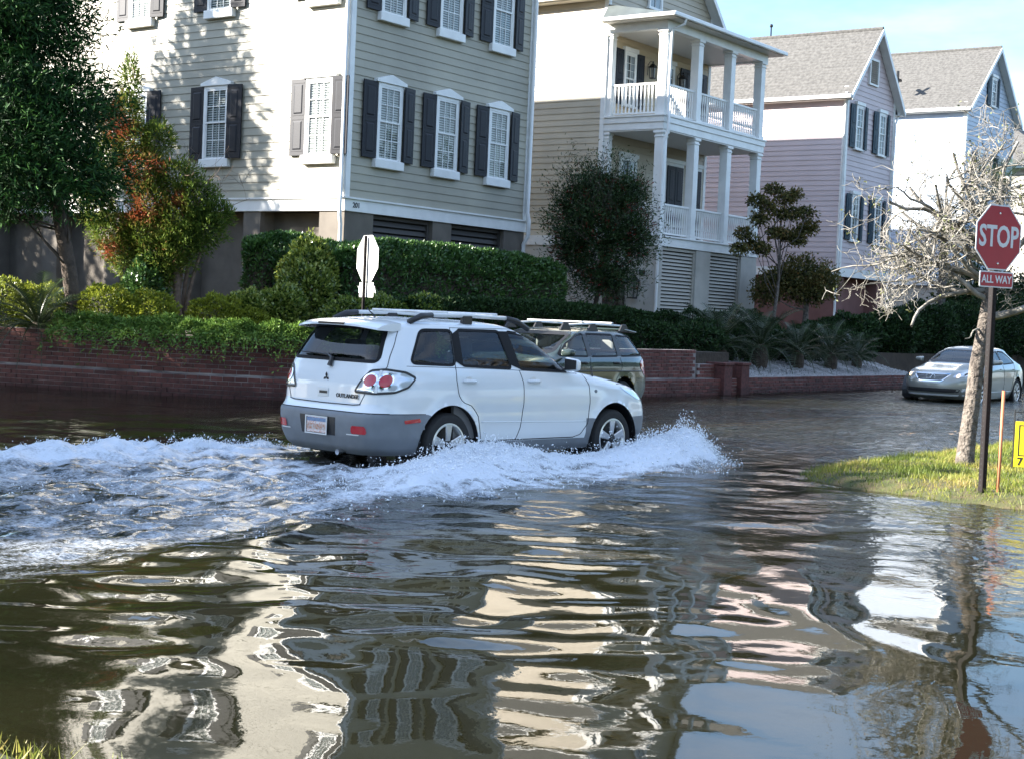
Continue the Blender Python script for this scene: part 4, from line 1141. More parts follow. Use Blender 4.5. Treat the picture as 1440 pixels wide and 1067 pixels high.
hedge('clipped_hedge', 'shorter clipped hedge set back at the left behind the pale glossy bushes', 21.0, 23.6, 21.7, 22.4, .9, 3.0, 9000, .085, 'leaf_hedge', r)
hedge('low_hedge', 'low dark hedge running behind the parked wagon toward the porch house', 21.6, 31.0, 18.3, 19.1, .9, 1.86, 19000, .08, 'leaf_dark', r)
def lime_t(P, Q, g): return np.clip(.12+.62*Q+g.normal(0, .14, len(P)), 0, 1)
bush('lime_bush', 'bright yellow green bush sunlit at the left beyond the sago palm', (17.15, 22.9, .9), [(-.9, .5, .45, .75, .6, .48), (-.25, .1, .42, .6, .6, .44), (-1.6, 1.4, .45, .8, .7, .5)], 15000, .06, .03, 'leaf_lime', r, tintf=lime_t)
bush('lime_bush', 'bright yellow green bush in front of the leaning cedar trunk', (18.1, 21.5, .9), [(.0, .0, .40, .55, .55, .42), (-.5, .5, .45, .55, .6, .44)], 12000, .06, .03, 'leaf_lime', r, tintf=lime_t)
bush('lime_bush', 'bright yellow green bush just left of the cypress trunk', (18.95, 20.6, .9), [(.0, .0, .40, .55, .5, .40), (.45, -.35, .30, .4, .4, .3)], 11000, .06, .03, 'leaf_lime', r, tintf=lime_t)
bush('glossy_shrub', 'dark glossy shrub in the shade beneath the cypress', (19.75, 23.2, .9), [(-.35, 0, .7, .42, .4, .62), (.1, 0, .45, .3, .3, .4), (-.2, .1, 1.15, .3, .3, .4)], 5000, .085, .045, 'leaf_hedge', r)
def gl_t(P, Q, g): return np.clip(.0+.6*Q+g.normal(0, .2, len(P)), 0, 1)
bush('glossy_bush', 'pale glossy leaved bush right of the cypress trunk', (19.85, 20.3, .9), [(-.2, .2, .42, .5, .45, .48), (.35, -.1, .5, .5, .45, .5)], 12000, .085, .045, 'leaf_glossy', r, tintf=gl_t)
bush('glossy_bush', 'tall pale glossy leaved bush against the left end of the long hedge', (20.95, 20.35, .9), [(.0, .0, .75, .6, .5, .8), (.35, .25, 1.25, .55, .5, .72), (-.5, .1, .5, .5, .45, .5)], 17000, .085, .045, 'leaf_glossy', r, tintf=gl_t)
bush('glossy_bush', 'glossy green bush behind the stop sign that shows its back', (21.9, 18.7, .9), [(-.5, .1, .42, .7, .45, .48), (.4, -.1, .45, .7, .45, .50), (-1.2, .3, .4, .5, .4, .45)], 15000, .075, .04, 'leaf_glossy', r, tintf=lambda P, Q, g: np.clip(-.05+.5*Q+g.normal(0, .17, len(P)), 0, 1))
# creeping juniper spilling over the wall
def juniper(label, path, n, seed):
    g = G(seed); P0 = np.array(path, float)
    t = thing('creeping_juniper', label, 'shrub', (P0[0,0], P0[0,1], .95), 0, None)
    s = arc(P0); u = g.uniform(0, s[-1], n); c = np.stack([np.interp(u, s, P0[:,0]), np.interp(u, s, P0[:,1])], 1)
    ac = g.normal(0, .26, n); hh = .18+.13*perlin(u/.35, ac/.4, seed)-np.clip(ac, 0, 9)*.2
    T = np.gradient(P0, axis=0); T = unit(T); tx = np.interp(u, s, T[:,0]); ty = np.interp(u, s, T[:,1])
    off = -ac                                              # towards the street is negative normal
    x = c[:,0]+ty*ac; y = c[:,1]-tx*ac
    z = np.where(ac > .16, .20-(ac-.16)*(.75+.5*perlin(u/.3, u*0, seed+3)), hh+.08)*1.0-g.random(n)**2*.14
    P = np.stack([x-P0[0,0], y-P0[0,1], z], 1)
    D = np.stack([ty*.7, -tx*.7, np.where(ac > .16, -.35, .35)], 1)+g.normal(0, .5, (n, 3))
    tint = np.clip(.55-(.14-0)*0+g.normal(0, .17, n)+.35*perlin(u/.16, ac/.14, seed+5), 0, 1)
    leaves('foliage', P, D, g.uniform(.05, .11, n), g.uniform(.018, .035, n), tint, 'leaf_juniper', t)
WQ = offset_path(WP, .28)
def wseg(a, b): 
    k = [p for p in WQ if a <= p[0] <= b and p[1] < 24.0]; return k
juniper('creeping juniper spilling over the brick wall beside the sago palm', [p for p in WQ if 16.2 < p[0] < 17.3 and p[1] < 22], 7000, 31)
juniper('creeping juniper spilling over the curve of the brick wall below the pale glossy bush', [p for p in WQ if 17.2 < p[0] < 18.7 and p[1] < 22], 8000, 32)
juniper('creeping juniper hanging over the brick wall just left of the white car', [p for p in WQ if 18.6 < p[0] < 21.0 and p[1] < 22], 9000, 33)

# -- sago palms: every frond a part
def frond_mesh(L_, drop, g, nl=26):
    V = []; F = []; T = []
    t = np.linspace(0, 1, 12); px = L_*t; pz = L_*(.75*t-drop*t**2.0)
    mb = MB().tube([(x, 0, z) for x, z in zip(px, pz)], list(np.linspace(.014, .004, 12)), 4)
    for i in range(nl):
        u = .12+.86*i/nl; x = L_*u; z = L_*(.75*u-drop*u*u); ll = .22*L_*math.sin(PI*min(1, u*.9+.12))**.6
        for s_ in (-1, 1):
            e = (x+ll*.45, s_*ll, z+.25*ll+g.normal(0, .012))
            mb.add([(x-.007, 0, z), (x+.010, 0, z), e], [(0, 1, 2)])
    me = mb.mesh('frond', 'leaf_sago')
    a = me.attributes.new('tint', 'FLOAT', 'POINT'); a.data.foreach_set('value', np.clip(g.normal(.45, .2, len(me.vertices)), 0, 1).astype(np.float32))
    return me
r = G(9)
FR_ = [frond_mesh(1.0, d, r) for d in (.55, .75, .95, 1.15)]
def sago(label, x, y, z, s, seed, n=26, group=None):
    g = G(seed); t = thing('sago_palm', label, 'palm', (x, y, z), 0, group)
    MB().lathe([(.13*s, -.2), (.16*s, .05), (.15*s, .22*s), (.08*s, .34*s)], 10).build('trunk', 'bark', t)
    for i in range(n):
        k = min(3, int(4*i/n)); pitch = -.55+.62*(1-i/n)*1.0
        o = link('frond', FR_[k], t, (0, 0, .26*s), (0, -(.75-1.15*i/n)+g.normal(0, .07), 2*PI*i*.382+g.normal(0, .12)))
        q = s*g.uniform(.85, 1.1); o.scale = (q, q, q)
    return t
sago('dark sago palm on the wall at the left edge', 16.25, 22.15, .70, 1.15, 41, 34)
sago('sago palm above the white gravel nearest the brick pier', 33.0, 17.9, .62, 1.35, 42)
sago('tall sago palm above the white gravel with yellowing fronds', 35.0, 17.8, .66, 1.4, 43)
sago('low sago palm at the middle of the white gravel bed', 37.0, 17.7, .6, 1.15, 44)
sago('sago palm with brownish fronds near the right end of the gravel bed', 38.9, 17.6, .56, 1.15, 45)
sago('small sago palm at the right end of the gravel bed', 40.9, 17.7, .56, .95, 46)
r = G(21)
for x, lab in ((32.6, 'low dark shrub behind the sago palm nearest the brick pier'), (34.9, 'low dark shrub behind the tall yellowing sago palm'), (37.2, 'low dark shrub behind the low sago palm'), (39.6, 'low dark shrub behind the brownish sago palm'), (42.2, 'low dark shrub beyond the right end of the gravel bed')):
    bush('dark_shrub', lab, (x, 18.55, .6), [(0, 0, .45, 1.15, .55, .5), (.9, .1, .4, .6, .5, .45), (-.8, .1, .4, .6, .5, .45)], 7000, .09, .04, 'leaf_dark', r)

# -- red berried tree between the houses
r = G(4)
bb = [(-.1, 0, 2.6, .95, .9, .9), (-.75, .1, 3.3, .6, .6, .6), (.35, .0, 3.4, .7, .7, .7), (-.2, 0, 3.85, .7, .6, .5), (.75, 0, 2.6, .5, .6, .7), (-.75, .1, 2.3, .55, .6, .6), (.1, 0, 1.6, .8, .7, .5), (.6, -.1, 3.8, .4, .4, .35)]
def be_t(P, Q, g):
    t = np.clip(.12+.3*Q+g.normal(0, .12, len(P)), 0, .66); k = (g.random(len(P)) < .02+.16*(perlin(P[:,0]/.35, P[:,2]/.35, 18) > .25)); t[k] = 1.0; return t
t = tree('berry_tree', 'dark spiky tree with red berries between the sage house and the cream house', (30.85, 20.08, .95), [(-.15, 0, -.1), (-.1, 0, .9), (0, 0, 1.7), (.1, 0, 3.0)], [.07, .06, .055, .02], bb, 42000, .10, .024, 'bark', 'leaf_berry', r, lo=.25, lump=.95, tintf=be_t, limbs=10, updir=.3, dirmix=.8)
MB().tube([(.55, .1, -.1), (.5, .1, .9), (.35, .05, 2.2)], [.09, .08, .03], 8).build('trunk', 'bark', t, smooth=True)
out = []; tips = []
for k in range(44):
    a = r.uniform(0, 2*PI); e = r.uniform(-.3, 1.2)
    grow(r, (.75*math.cos(a), .6*math.sin(a), 2.7+.9*e), (math.cos(a), math.sin(a)*.6, .6+e), .75, .010, 1, out, tips, seg=5, kids=(2, 4), wig=.3)
stuff(tubes(out, (0, 1), 4).build('spiky_twigs', 'bark', t))
tp = np.array([q[0] for q in tips])
P = np.repeat(tp, 26, 0)+r.normal(0, .15, (len(tp)*26, 3)); t.rotation_euler = (0, 0, R(-53.7)); leaves('sprays', P, r.normal(0, 1, P.shape)+np.array([0, 0, .6]), .09, .02, np.clip(r.normal(.35, .2, len(P)), 0, 1), 'leaf_berry', t)
bush('dark_shrub', 'dark shrub under the louvred panels of the cream house at left', (35.3, 19.9, .9), [(0, 0, .5, 1.1, .7, .55), (-1.2, .2, .45, .8, .6, .5)], 9000, .09, .04, 'leaf_dark', r)
bush('dark_shrub', 'dark shrub under the right louvred panel of the cream house', (37.6, 19.8, .9), [(0, 0, .55, 1.0, .7, .62), (1.2, .0, .45, .9, .6, .5)], 9000, .09, .04, 'leaf_dark', r)
bush('dark_shrub', 'low dark shrub spreading over the brick wall behind the pier', (31.6, 17.9, .9), [(-1.6, .2, .3, 1.0, .6, .38), (.2, .1, .3, 1.1, .7, .36), (1.3, .5, .35, .8, .6, .45)], 11000, .08, .04, 'leaf_dark', r)

# -- open branched little tree in front of the pink house
r = G(6)
cl = []
for (px_, pz_) in ((-1.25, 3.3), (-.9, 3.0), (-.55, 2.9), (-.85, 4.3), (-.45, 4.15), (-.25, 4.65), (.2, 4.4), (.1, 3.95), (.5, 4.55), (.55, 4.0), (.95, 3.55), (1.2, 3.65), (.75, 3.25), (-.1, 3.4), (-1.4, 2.85), (1.0, 4.05), (-.75, 3.75), (.35, 3.35)):
    cl.append((px_*.83, px_*-.45, pz_, .30, .28, .19))
t = tree('small_tree', 'slender little tree with clustered bronze leaves before the pink house', (40.4, 20.15, .95), [(.1, 0, -.1), (.0, 0, 1.0), (.15, 0, 1.7), (.2, 0, 2.6), (.1, 0, 4.0)], [.07, .055, .045, .03, .012], cl, 6500, .10, .055, 'bark_pale', 'leaf_brown', r, lo=.1, lump=.6, limbs=18, updir=.1)
# -- brown crowned shrub tree to its right
r = G(7)
tree('bronze_tree', 'rounded bronze leaved tree with a pale trunk left of the bare tree', (42.6, 20.2, .95), [(.05, 0, -.1), (.05, 0, .8), (.0, 0, 1.9), (.0, 0, 2.6)], [.10, .09, .08, .03],
     [(-.9, .5, 2.0, .7, .6, .5), (-.2, .1, 2.35, .8, .7, .55), (.55, -.3, 2.1, .7, .6, .5), (-1.3, .7, 1.7, .55, .5, .45), (.1, 0, 1.75, .8, .7, .4)], 10500, .10, .05, 'bark_pale', 'leaf_brown', r, lo=.15, lump=.5, limbs=8)
# -- dark shrubbery at the right, one bush each
r = G(8)
for i, (x, y, s_, hgt, lab) in enumerate(((44.5, 19.6, 1.3, 1.0, 'dark bush right of the pale trunk before the pink house'), (47.0, 19.3, 1.4, 1.2, 'dark bush under the pink house windows'), (49.6, 19.2, 1.5, 1.5, 'dark bush behind the right end of the gravel bed'),
                                     (52.4, 19.0, 1.6, 1.5, 'tall dark bush behind the roof of the silver car'), (55.5, 19.0, 1.8, 1.9, 'tall dark bush behind the stop sign post'), (59.5, 18.8, 2.0, 2.0, 'broad dark bush right of the stop sign post in the distance'),
                                     (64.5, 18.4, 2.4, 2.4, 'broad dark bush far down the street'), (70.5, 18.2, 3.0, 3.0, 'large dark bush farthest down the street'), (41.2, 19.2, 1.0, .7, 'low dark bush at the foot of the slender little tree'))):
    bush('dark_bush', lab, (x, y, .9), [(0, 0, hgt*.55, s_, s_*.8, hgt*.62), (s_*.6, .2, hgt*.4, s_*.6, s_*.6, hgt*.5), (-s_*.6, .1, hgt*.4, s_*.6, s_*.6, hgt*.5)], 9500, .13, .065, 'leaf_dark', r)
def palm_tree(label, x, y, h, seed, group=None):
    g = G(seed); t = thing('palm_tree', label, 'tree', (x, y, .9), 0, group)
    MB().tube([(0, 0, -.1), (.05, 0, h*.5), (.0, 0, h)], [.17, .15, .15], 10).build('trunk', 'bark_pale', t, smooth=True)
    for i in range(26):
        o = link('frond', FR_[min(3, int(4*i/26))], t, (0, 0, h), (0, -(.85-1.5*i/26), 2*PI*i*.382+g.normal(0, .1))); q = 1.7*g.uniform(.85, 1.1); o.scale = (q, q*1.5, q)
    return t
palm_tree('palm with a pale trunk just behind the bare branches left of the stop sign', 55.0, 20.6, 4.6, 51)
palm_tree('palm in front of the pale blue house wall among the bare branches', 59.2, 20.0, 6.3, 52)
palm_tree('tall palm right of the stop sign before the far house', 66.5, 19.8, 7.4, 53)
r = G(12)
for i, (x, y, h, w, lab) in enumerate(((58.0, 20.4, 3.6, 1.7, 'dark evergreen in the gap between the pink and pale blue houses'), (62.5, 20.4, 3.4, 1.8, 'dark evergreen in front of the pale blue house'), (69.0, 21.0, 4.2, 2.3, 'dark evergreen before the far house'), (77.0, 19.5, 4.8, 3.0, 'dark evergreen at the far right down the street'))):
    tree('evergreen_tree', lab, (x, y, .9), [(0, 0, -.1), (0, 0, h*.5), (0, 0, h*.9)], [.16, .12, .03], [(0, 0, h*.55, w*.8, w*.8, h*.42), (w*.4, 0, h*.4, w*.6, w*.6, h*.35), (-w*.4, .1, h*.38, w*.6, w*.6, h*.35)], 9000, .16, .08, 'bark', 'leaf_dark', r, lo=.5, lump=.45, limbs=5)

# -- bare lichen covered tree by the stop sign
r = G(13)
LT = thing('bare_tree', 'bare twisted tree crusted with pale lichen leaning behind the stop sign', 'tree', (16.70, 5.88, .02))
tp = [(0, 0, -.12), (.0, .0, .06), (.03, -.01, .4), (.07, -.03, .8), (.09, -.05, 1.2), (.17, -.09, 1.75), (.22, -.13, 2.25), (.28, -.15, 2.6)]
MB().tube(tp, [.17, .110, .095, .088, .084, .073, .065, .05], 14).build('trunk', 'bark_pale', LT, smooth=True)
RV = np.array([.592, -.805, 0]); FV = np.array([.806, .591, 0])
def LD(a, b, c): return RV*a+FV*b+np.array([0, 0, c])
mains = [((.22, -.13, 2.25), LD(-1, -.2, .62), 1.35, .045), ((.25, -.14, 2.4), LD(-.75, .3, .85), 1.3, .045), ((.28, -.15, 2.55), LD(-.2, -.1, 1.1), 1.15, .04), ((.28, -.15, 2.6), LD(.35, .2, .9), 1.2, .04),
         ((.20, -.11, 2.05), LD(-1, .25, .10), 1.15, .034), ((.17, -.09, 1.75), LD(1, -.1, .28), 1.2, .05), ((.24, -.14, 2.35), LD(.8, -.2, .6), 1.4, .04), ((.19, -.1, 1.95), LD(-.9, -.3, .32), 1.25, .034), ((.16, -.09, 1.6), LD(-.5, -.1, -.02), .42, .014), ((.26, -.14, 2.5), LD(-.9, .0, .7), 1.45, .04), ((.22, -.13, 2.2), LD(-1, .1, .38), 1.3, .04), ((.2, -.12, 2.1), LD(-1, -.25, .5), 1.35, .036), ((.19, -.11, 2.05), LD(-1, .15, .28), 1.3, .034), ((.21, -.12, 2.15), LD(-1, -.1, .34), 1.2, .034), ((.23, -.13, 2.3), LD(-1, .3, .62), 1.25, .036), ((.25, -.14, 2.45), LD(-.8, -.35, .8), 1.3, .036), ((.24, -.13, 2.35), LD(-.9, .4, .55), 1.3, .036)]
tipall = []
for s_, d, L_, rad in mains:
    out = []; tips = []
    grow(r, s_, d, L_, rad, 4, out, tips, wig=.6, kids=(3, 5), shrink=.60, up=.10, spread=.95, seg=7, minr=.0030, base_z=1.62)
    lim = tubes(out, (4, 3), 6).build('limb', 'twig_pale', LT, smooth=True)
    stuff(tubes(out, (0, 1, 2), 4).build('twigs', 'twig_pale', lim))
    tipall += tips
tp_ = np.array([q[0] for q in tipall]); k = r.random(len(tp_)) < .10; tp_ = tp_[k]
P = np.repeat(tp_, 4, 0)+r.normal(0, .035, (len(tp_)*4, 3))
leaves('lichen_tufts', P, r.normal(0, 1, P.shape)+np.array([0, 0, .4]), .045, .022, r.random(len(P)), 'leaf_lichen', LT, kind='stuff')

# -- trees across the side street, out of the picture to the left: they stand in the sun's way
r = G(14)
def conifer(label, x, y, h, w, seed, n=16000):
    g = G(seed); bl = []
    for z in np.arange(1.0, h, .9):
        rad = w*(1-(z-1.0)/(h-.6))**.85*(.85+.3*g.random())+.15
        for k in range(5):
            a = 2*PI*k/5+g.uniform(0, 1.2); bl.append((rad*.55*math.cos(a), rad*.55*math.sin(a), z, rad*.6, rad*.6, .7))
    tree('conifer', label, (x, y, .3), [(0, 0, -.1), (0, 0, h*.5), (0, 0, h)], [.22, .15, .03], bl, n, .34, .10, 'bark', 'leaf_cedar', g, lo=.35, lump=.4, limbs=6, group='conifers along the side street')
conifer('broad conifer whose shadow falls on the side wall of the sage house', 17.4, 35.2, 13.6, 3.3, 61, 30000)
conifer('narrower conifer further up the side street out of view', 16.8, 43.0, 12.5, 2.6, 62)
def oak(label, x, y, h, w, seed, n=15000):
    g = G(seed); bl = [(g.normal(0, .45)*w, g.normal(0, .45)*w, h*g.uniform(.5, .82), w*.5, w*.5, h*.2) for k in range(13)]
    tree('live_oak', label, (x, y, .25), [(0, 0, -.1), (.1, 0, h*.25), (.2, .1, h*.5), (0, 0, h*.75)], [.5, .42, .3, .1], bl, n, .5, .28, 'bark', 'leaf_oak', g, lo=.2, lump=.3, limbs=10, group='live oaks across the side street')
oak('spreading live oak nearest the crossing across the side street', 2.0, 23.2, 9.1, 3.9, 71)
oak('tall live oak shading the crossing from the far side of the side street', 0.0, 28.0, 11.4, 4.0, 74)
oak('smaller spreading live oak further up the side street', 0.6, 35.0, 12.6, 3.6, 72)
oak('largest spreading live oak set back from the side street', -4.0, 24.4, 10.3, 3.4, 73)

# -- unseen trees added behind the viewer and along the near side, cutting skylight and reflections
for i, (x, y, h, w, lab) in enumerate(((6.0, -13.0, 9.0, 4.4, 'unseen live oak added behind the viewer at the left of the near lawn'), (17.0, -15.0, 10.0, 4.8, 'unseen live oak added on the near lawn south of the stop sign'), (28.0, -11.0, 9.0, 4.6, 'unseen live oak added on the near lawn further along the street'),
                                     (40.0, -9.0, 10.0, 4.8, 'unseen live oak added on the near lawn well down the street'), (52.0, -8.0, 10.0, 5.0, 'unseen live oak added farthest down the near side of the street'), (-9.0, -9.0, 10.0, 5.0, 'unseen live oak added behind the viewer across the side street'), (-14.0, 6.0, 9.5, 4.6, 'unseen live oak added left of the viewer across the side street'), (66.0, -6.5, 10.5, 5.5, 'unseen live oak added on the near side of the street beyond the fifth one'), (82.0, -7.0, 11.0, 6.0, 'unseen broad live oak added on the near side far along the street'), (102.0, -7.0, 12.0, 7.0, 'unseen very broad live oak added on the near side very far along the street'), (126.0, -7.0, 13.0, 8.0, 'unseen largest live oak added at the far end of the near side'))):
    oak(lab, x, y, h, w, 90+i, 7000)
# ------------------------------------------------------------------ vehicles
def paint(name, col, metal=0.0, rough=.22, coat=.7, fl=0.0):
    m = mat(name, col, rough, .5, metal, noise=(1.6, .05), coat=coat)
    return m
paint('paint_white', (.70, .72, .72))
paint('paint_green', (.030, .046, .040), .2)
paint('olive_reflection', (.085, .082, .042), .2)  # olive reflection on the wagon's lower body, put into its colour
paint('paint_silver', (.30, .30, .265), .5, .3)
mat('plastic_grey', (.17, .185, .20), .55, noise=(6, .15))
mat('plastic_black', (.014, .014, .015), .45)
mat('seal_black', (.010, .010, .011), .6, .15)
mat('rubber', (.018, .018, .018), .8, noise=(20, .3))
mat('alloy', (.62, .62, .60), .28, metal=.85)
mat('chrome', (.75, .75, .75), .08, metal=1.0)
mat('silver_paint', (.66, .66, .64), .3, coat=.4)
mat('red_lens', (.42, .012, .018), .12, coat=.8)
mat('clear_lens', (.62, .64, .66), .10, metal=.35, coat=.8)
mat('amber_glow', (.9, .75, .5), .2, emit=((1, .62, .3), 1.2))
mat('seat_grey', (.16, .155, .15), .8)
mat('carpet', (.03, .03, .03), .9)
mat('plate_white', (.62, .66, .70), .4, noise=(55, .5, (.55, .24, .14)))
mat('plate_blue', (.16, .26, .42), .4, noise=(40, .4))
mat('plate_brown', (.40, .17, .09), .4, noise=(38, .5, (.45, .45, .45)))
mat('cut_line', (.03, .032, .035), .7)
glass_mat('car_glass', (.80, .88, .84), (.01, .012, .014), 1.5, 0.0, .97)
glass_mat('tint_glass', (.32, .36, .38), (.008, .01, .012), 1.5, 0.0, .9)

class Shell:
    """body built as a stack of rounded plan outlines; tables give extents per height"""
    NP = 360
    def __init__(s, zs, xf, xr, w, nf, nr, xc, rows):
        s.T = (np.array(zs, float), np.array(xf, float), np.array(xr, float), np.array(w, float), np.array(nf, float), np.array(nr, float)); s.xc = xc
        s.rows = rows; s.bulge = []
        s.cache = {}
    def params(s, z):
        return [np.interp(z, s.T[0], t) for t in s.T[1:]]
    def ring(s, z):
        k = round(float(z), 5)
        if k in s.cache: return s.cache[k]
        xf, xr, w, nf, nr = s.params(z)
        xc = min(max(s.xc, xr+.2), xf-.2) if xf-xr > .4 else (xf+xr)/2
        a = np.linspace(0, PI/2, 400)
        c, d = np.cos(a), np.sin(a)
        # right side (y<0), from rear centre to front centre
        rx = xc-(xc-xr)*c**(2/nr); ry = -w*d**(2/nr)
        fx = xc+(xf-xc)*c[::-1]**(2/nf); fy = -w*d[::-1]**(2/nf)
        X = np.r_[rx, fx[1:]]; Y = np.r_[ry, fy[1:]]
        L_ = np.r_[0, np.cumsum(np.hypot(np.diff(X), np.diff(Y)))]
        t = np.linspace(0, L_[-1], s.NP//2+1)
        x = np.interp(t, L_, X); y = np.interp(t, L_, Y)
        for cx, cz, r0, r1, amt in s.bulge:
            rr = np.hypot(x-cx, z-cz); b = np.exp(-((rr-r0)/(r1-r0))**2)*amt*(np.abs(y) > .5)
            y = y-b
        s.cache[k] = (x, y, t)
        return s.cache[k]
    def side(s, x, z, off=0.0, sgn=-1):
        X, Y, t = s.ring(z)
        i0 = int(np.argmin(Y))                       # widest
        m = slice(0, len(X))
        y = np.interp(x, X, Y)
        return (x, sgn*(-y)+sgn*off, z)
    def rear(s, y, z, off=0.0):
        X, Y, t = s.ring(z); h = int(np.argmin(Y))
        x = np.interp(abs(y), -Y[:h+1], X[:h+1])
        return (x-off, y, z)
    def front(s, y, z, off=0.0):
        X, Y, t = s.ring(z); h = int(np.argmin(Y))
        xs_, ys_ = X[h:][::-1], -Y[h:][::-1]
        return (np.interp(abs(y), ys_, xs_)+off, y, z)
    def arcp(s, p, z, off=0.0, front=False, sgn=-1):
        """point at arc length p from the rear (front) centre line, towards side sgn"""
        X, Y, t = s.ring(z); q = t[-1]-p if front else p
        x, y = np.interp(q, t, X), np.interp(q, t, Y)
        e = .01; dx = np.interp(q+e, t, X)-np.interp(q-e, t, X); dy = np.interp(q+e, t, Y)-np.interp(q-e, t, Y); l = math.hypot(dx, dy) or 1
        x, y = x+dy/l*off, y-dx/l*off
        return (x, -sgn*y, z)
    def body(s, wells, classify, cutouts):
        """quads of the full shell; classify(x,y,z)->part key or None to drop"""
        V = []; NPh = s.NP//2
        R_ = s.rows
        for z in R_:
            x, y, t = s.ring(z)
            zz = np.full_like(x, z)
            ring = np.concatenate([np.stack([x, y, zz], 1), np.stack([x[1:-1][::-1], -y[1:-1][::-1], zz[1:-1]], 1)])
            V.append(ring)
        n = len(V[0]); V = np.concatenate(V)
        for cx, cz, r in wells:
            d = np.hypot(V[:,0]-cx, V[:,2]-cz); k = (np.abs(d-r) < .021) & (np.abs(V[:,1]) > .5) & (d > 1e-6)
            V[k,0] = cx+(V[k,0]-cx)/d[k]*r; V[k,2] = cz+(V[k,2]-cz)/d[k]*r
        parts = {}; cut = {}
        for i in range(len(R_)-1):
            for j in range(n):
                f = (i*n+j, i*n+(j+1)%n, (i+1)*n+(j+1)%n, (i+1)*n+j)
                c = V[list(f)].mean(0)
                if any(math.hypot(c[0]-cx, c[2]-cz) < r-.004 and abs(c[1]) > .5 for cx, cz, r in wells): continue
                k = classify(*c)
                if isinstance(k, tuple): cut.setdefault(k, []).append(f)
                elif k: parts.setdefault(k, []).append(f)
        # crisp window openings: pull the edge of each hole onto its outline
        kept = np.zeros(len(V), bool)
        for fs in parts.values(): kept[np.array(fs).ravel()] = True
        for (kind, _i, sg), fs in cut.items():
            poly = np.array(cutouts[(kind, _i)]); nx_ = np.roll(poly, -1, 0)
            for vi in np.unique(np.array(fs).ravel()):
                if not kept[vi]: continue
                q = np.array([V[vi,0] if kind == 'side' else V[vi,1], V[vi,2]])
                d = nx_-poly; t = np.clip(((q-poly)*d).sum(1)/np.maximum((d*d).sum(1), 1e-12), 0, 1); pr = poly+d*t[:,None]
                p = pr[np.argmin(((pr-q)**2).sum(1))]
                V[vi] = s.side(p[0], p[1], 0, sg) if kind == 'side' else (s.rear(p[0], p[1]) if kind == 'rear' else s.front(p[0], p[1]))
        parts.setdefault('top', []).append(tuple(range((len(R_)-1)*n, len(R_)*n)))
        return V, parts

def rows_of(*segs):
    out = []
    for a, b, st in segs: out += list(np.arange(a, b-1e-6, st))
    out.append(segs[-1][1]); return out

def scan(poly, fn, nz=14, nk=16):
    """fill a polygon in (p,z) with a conformal grid through fn(p,z)"""
    P = [tuple(p) for p in poly]; z0 = min(p[1] for p in P)+1e-4; z1 = max(p[1] for p in P)-1e-4
    vs = []; fs = []
    zs = np.linspace(z0, z1, nz)
    for z in zs:
        xs_ = []
        for (a, b), (c, d) in zip(P, P[1:]+P[:1]):
            if (b-z)*(d-z) < 0 or b == z: xs_.append(a+(c-a)*(z-b)/(d-b) if d != b else a)
        lo, hi = min(xs_), max(xs_)
        for k in range(nk): vs.append(fn(lo+(hi-lo)*k/(nk-1), z))
    for i in range(nz-1):
        for k in range(nk-1): fs.append((i*nk+k, i*nk+k+1, (i+1)*nk+k+1, (i+1)*nk+k))
    return vs, fs
def rounded(poly, r=.05, n=5):
    out = []; m = len(poly); P = [np.array(p, float) for p in poly]
    for i in range(m):
        a, b, c = P[i-1], P[i], P[(i+1) % m]
        u = (a-b); v = (c-b); lu, lv = np.linalg.norm(u), np.linalg.norm(v); rr = min(r, .45*lu, .45*lv)
        p0 = b+u/lu*rr; p1 = b+v/lv*rr
        for t in np.linspace(0, 1, n): out.append(tuple((1-t)**2*p0+2*t*(1-t)*b+t*t*p1))
    return out
def ring_strip(poly, fn, wi, wo, n=120):
    """band round a polygon edge, wi inside and wo outside, through fn(p,z)"""
    P = np.array(poly+[poly[0]], float); s = arc(P); t = np.linspace(0, s[-1], n, endpoint=False)
    Q = np.stack([np.interp(t, s, P[:,0]), np.interp(t, s, P[:,1])], 1)
    T = np.roll(Q, -1, 0)-np.roll(Q, 1, 0); T /= np.maximum(np.linalg.norm(T, axis=1), 1e-9)[:,None]
    N_ = np.stack([T[:,1], -T[:,0]], 1)
    area = np.sum(P[:-1,0]*P[1:,1]-P[1:,0]*P[:-1,1])
    if area < 0: N_ = -N_
    A_, B_ = Q-N_*wi, Q+N_*wo
    vs = [fn(*p) for p in A_]+[fn(*p) for p in B_]
    return vs, [(i, (i+1) % n, n+(i+1) % n, n+i) for i in range(n)]
def in_poly(poly, x, z):
    r = False; j = len(poly)-1
    for i in range(len(poly)):
        (a, b), (c, d) = poly[i], poly[j]
        if (b > z) != (d > z) and x < (c-a)*(z-b)/(d-b)+a: r = not r
        j = i
    return r
def link_panels(k, V, fs, material, root):
    """one object per connected panel of a kind (left door, right door ...)"""
    par = {}
    def find(a):
        while par.setdefault(a, a) != a: par[a] = par[par[a]]; a = par[a]
        return a
    for f in fs:
        for b in f[1:]: par[find(int(b))] = find(int(f[0]))
    comp = {}
    for f in fs: comp.setdefault(find(int(f[0])), []).append(f)
    cs = sorted(comp.values(), key=len, reverse=True)
    big = [c for c in cs if len(c) >= 40] or [cs[0]]
    for c in cs:
        if not any(c is b for b in big): big[0] += c
    for c in big:
        c = np.array(c); used, inv = np.unique(c, return_inverse=True)
        link(k, np_mesh(k, V[used], inv.reshape(c.shape), material, smooth=True), root)
def flat(name, vf, material, parent, smooth=True):
    return MB().add(*vf).build(name, material, parent, smooth=smooth)
def strip_line(pts3, w, material, name, parent, n=6):
    return MB().tube(pts3, w, n).build(name, material, parent, smooth=True)

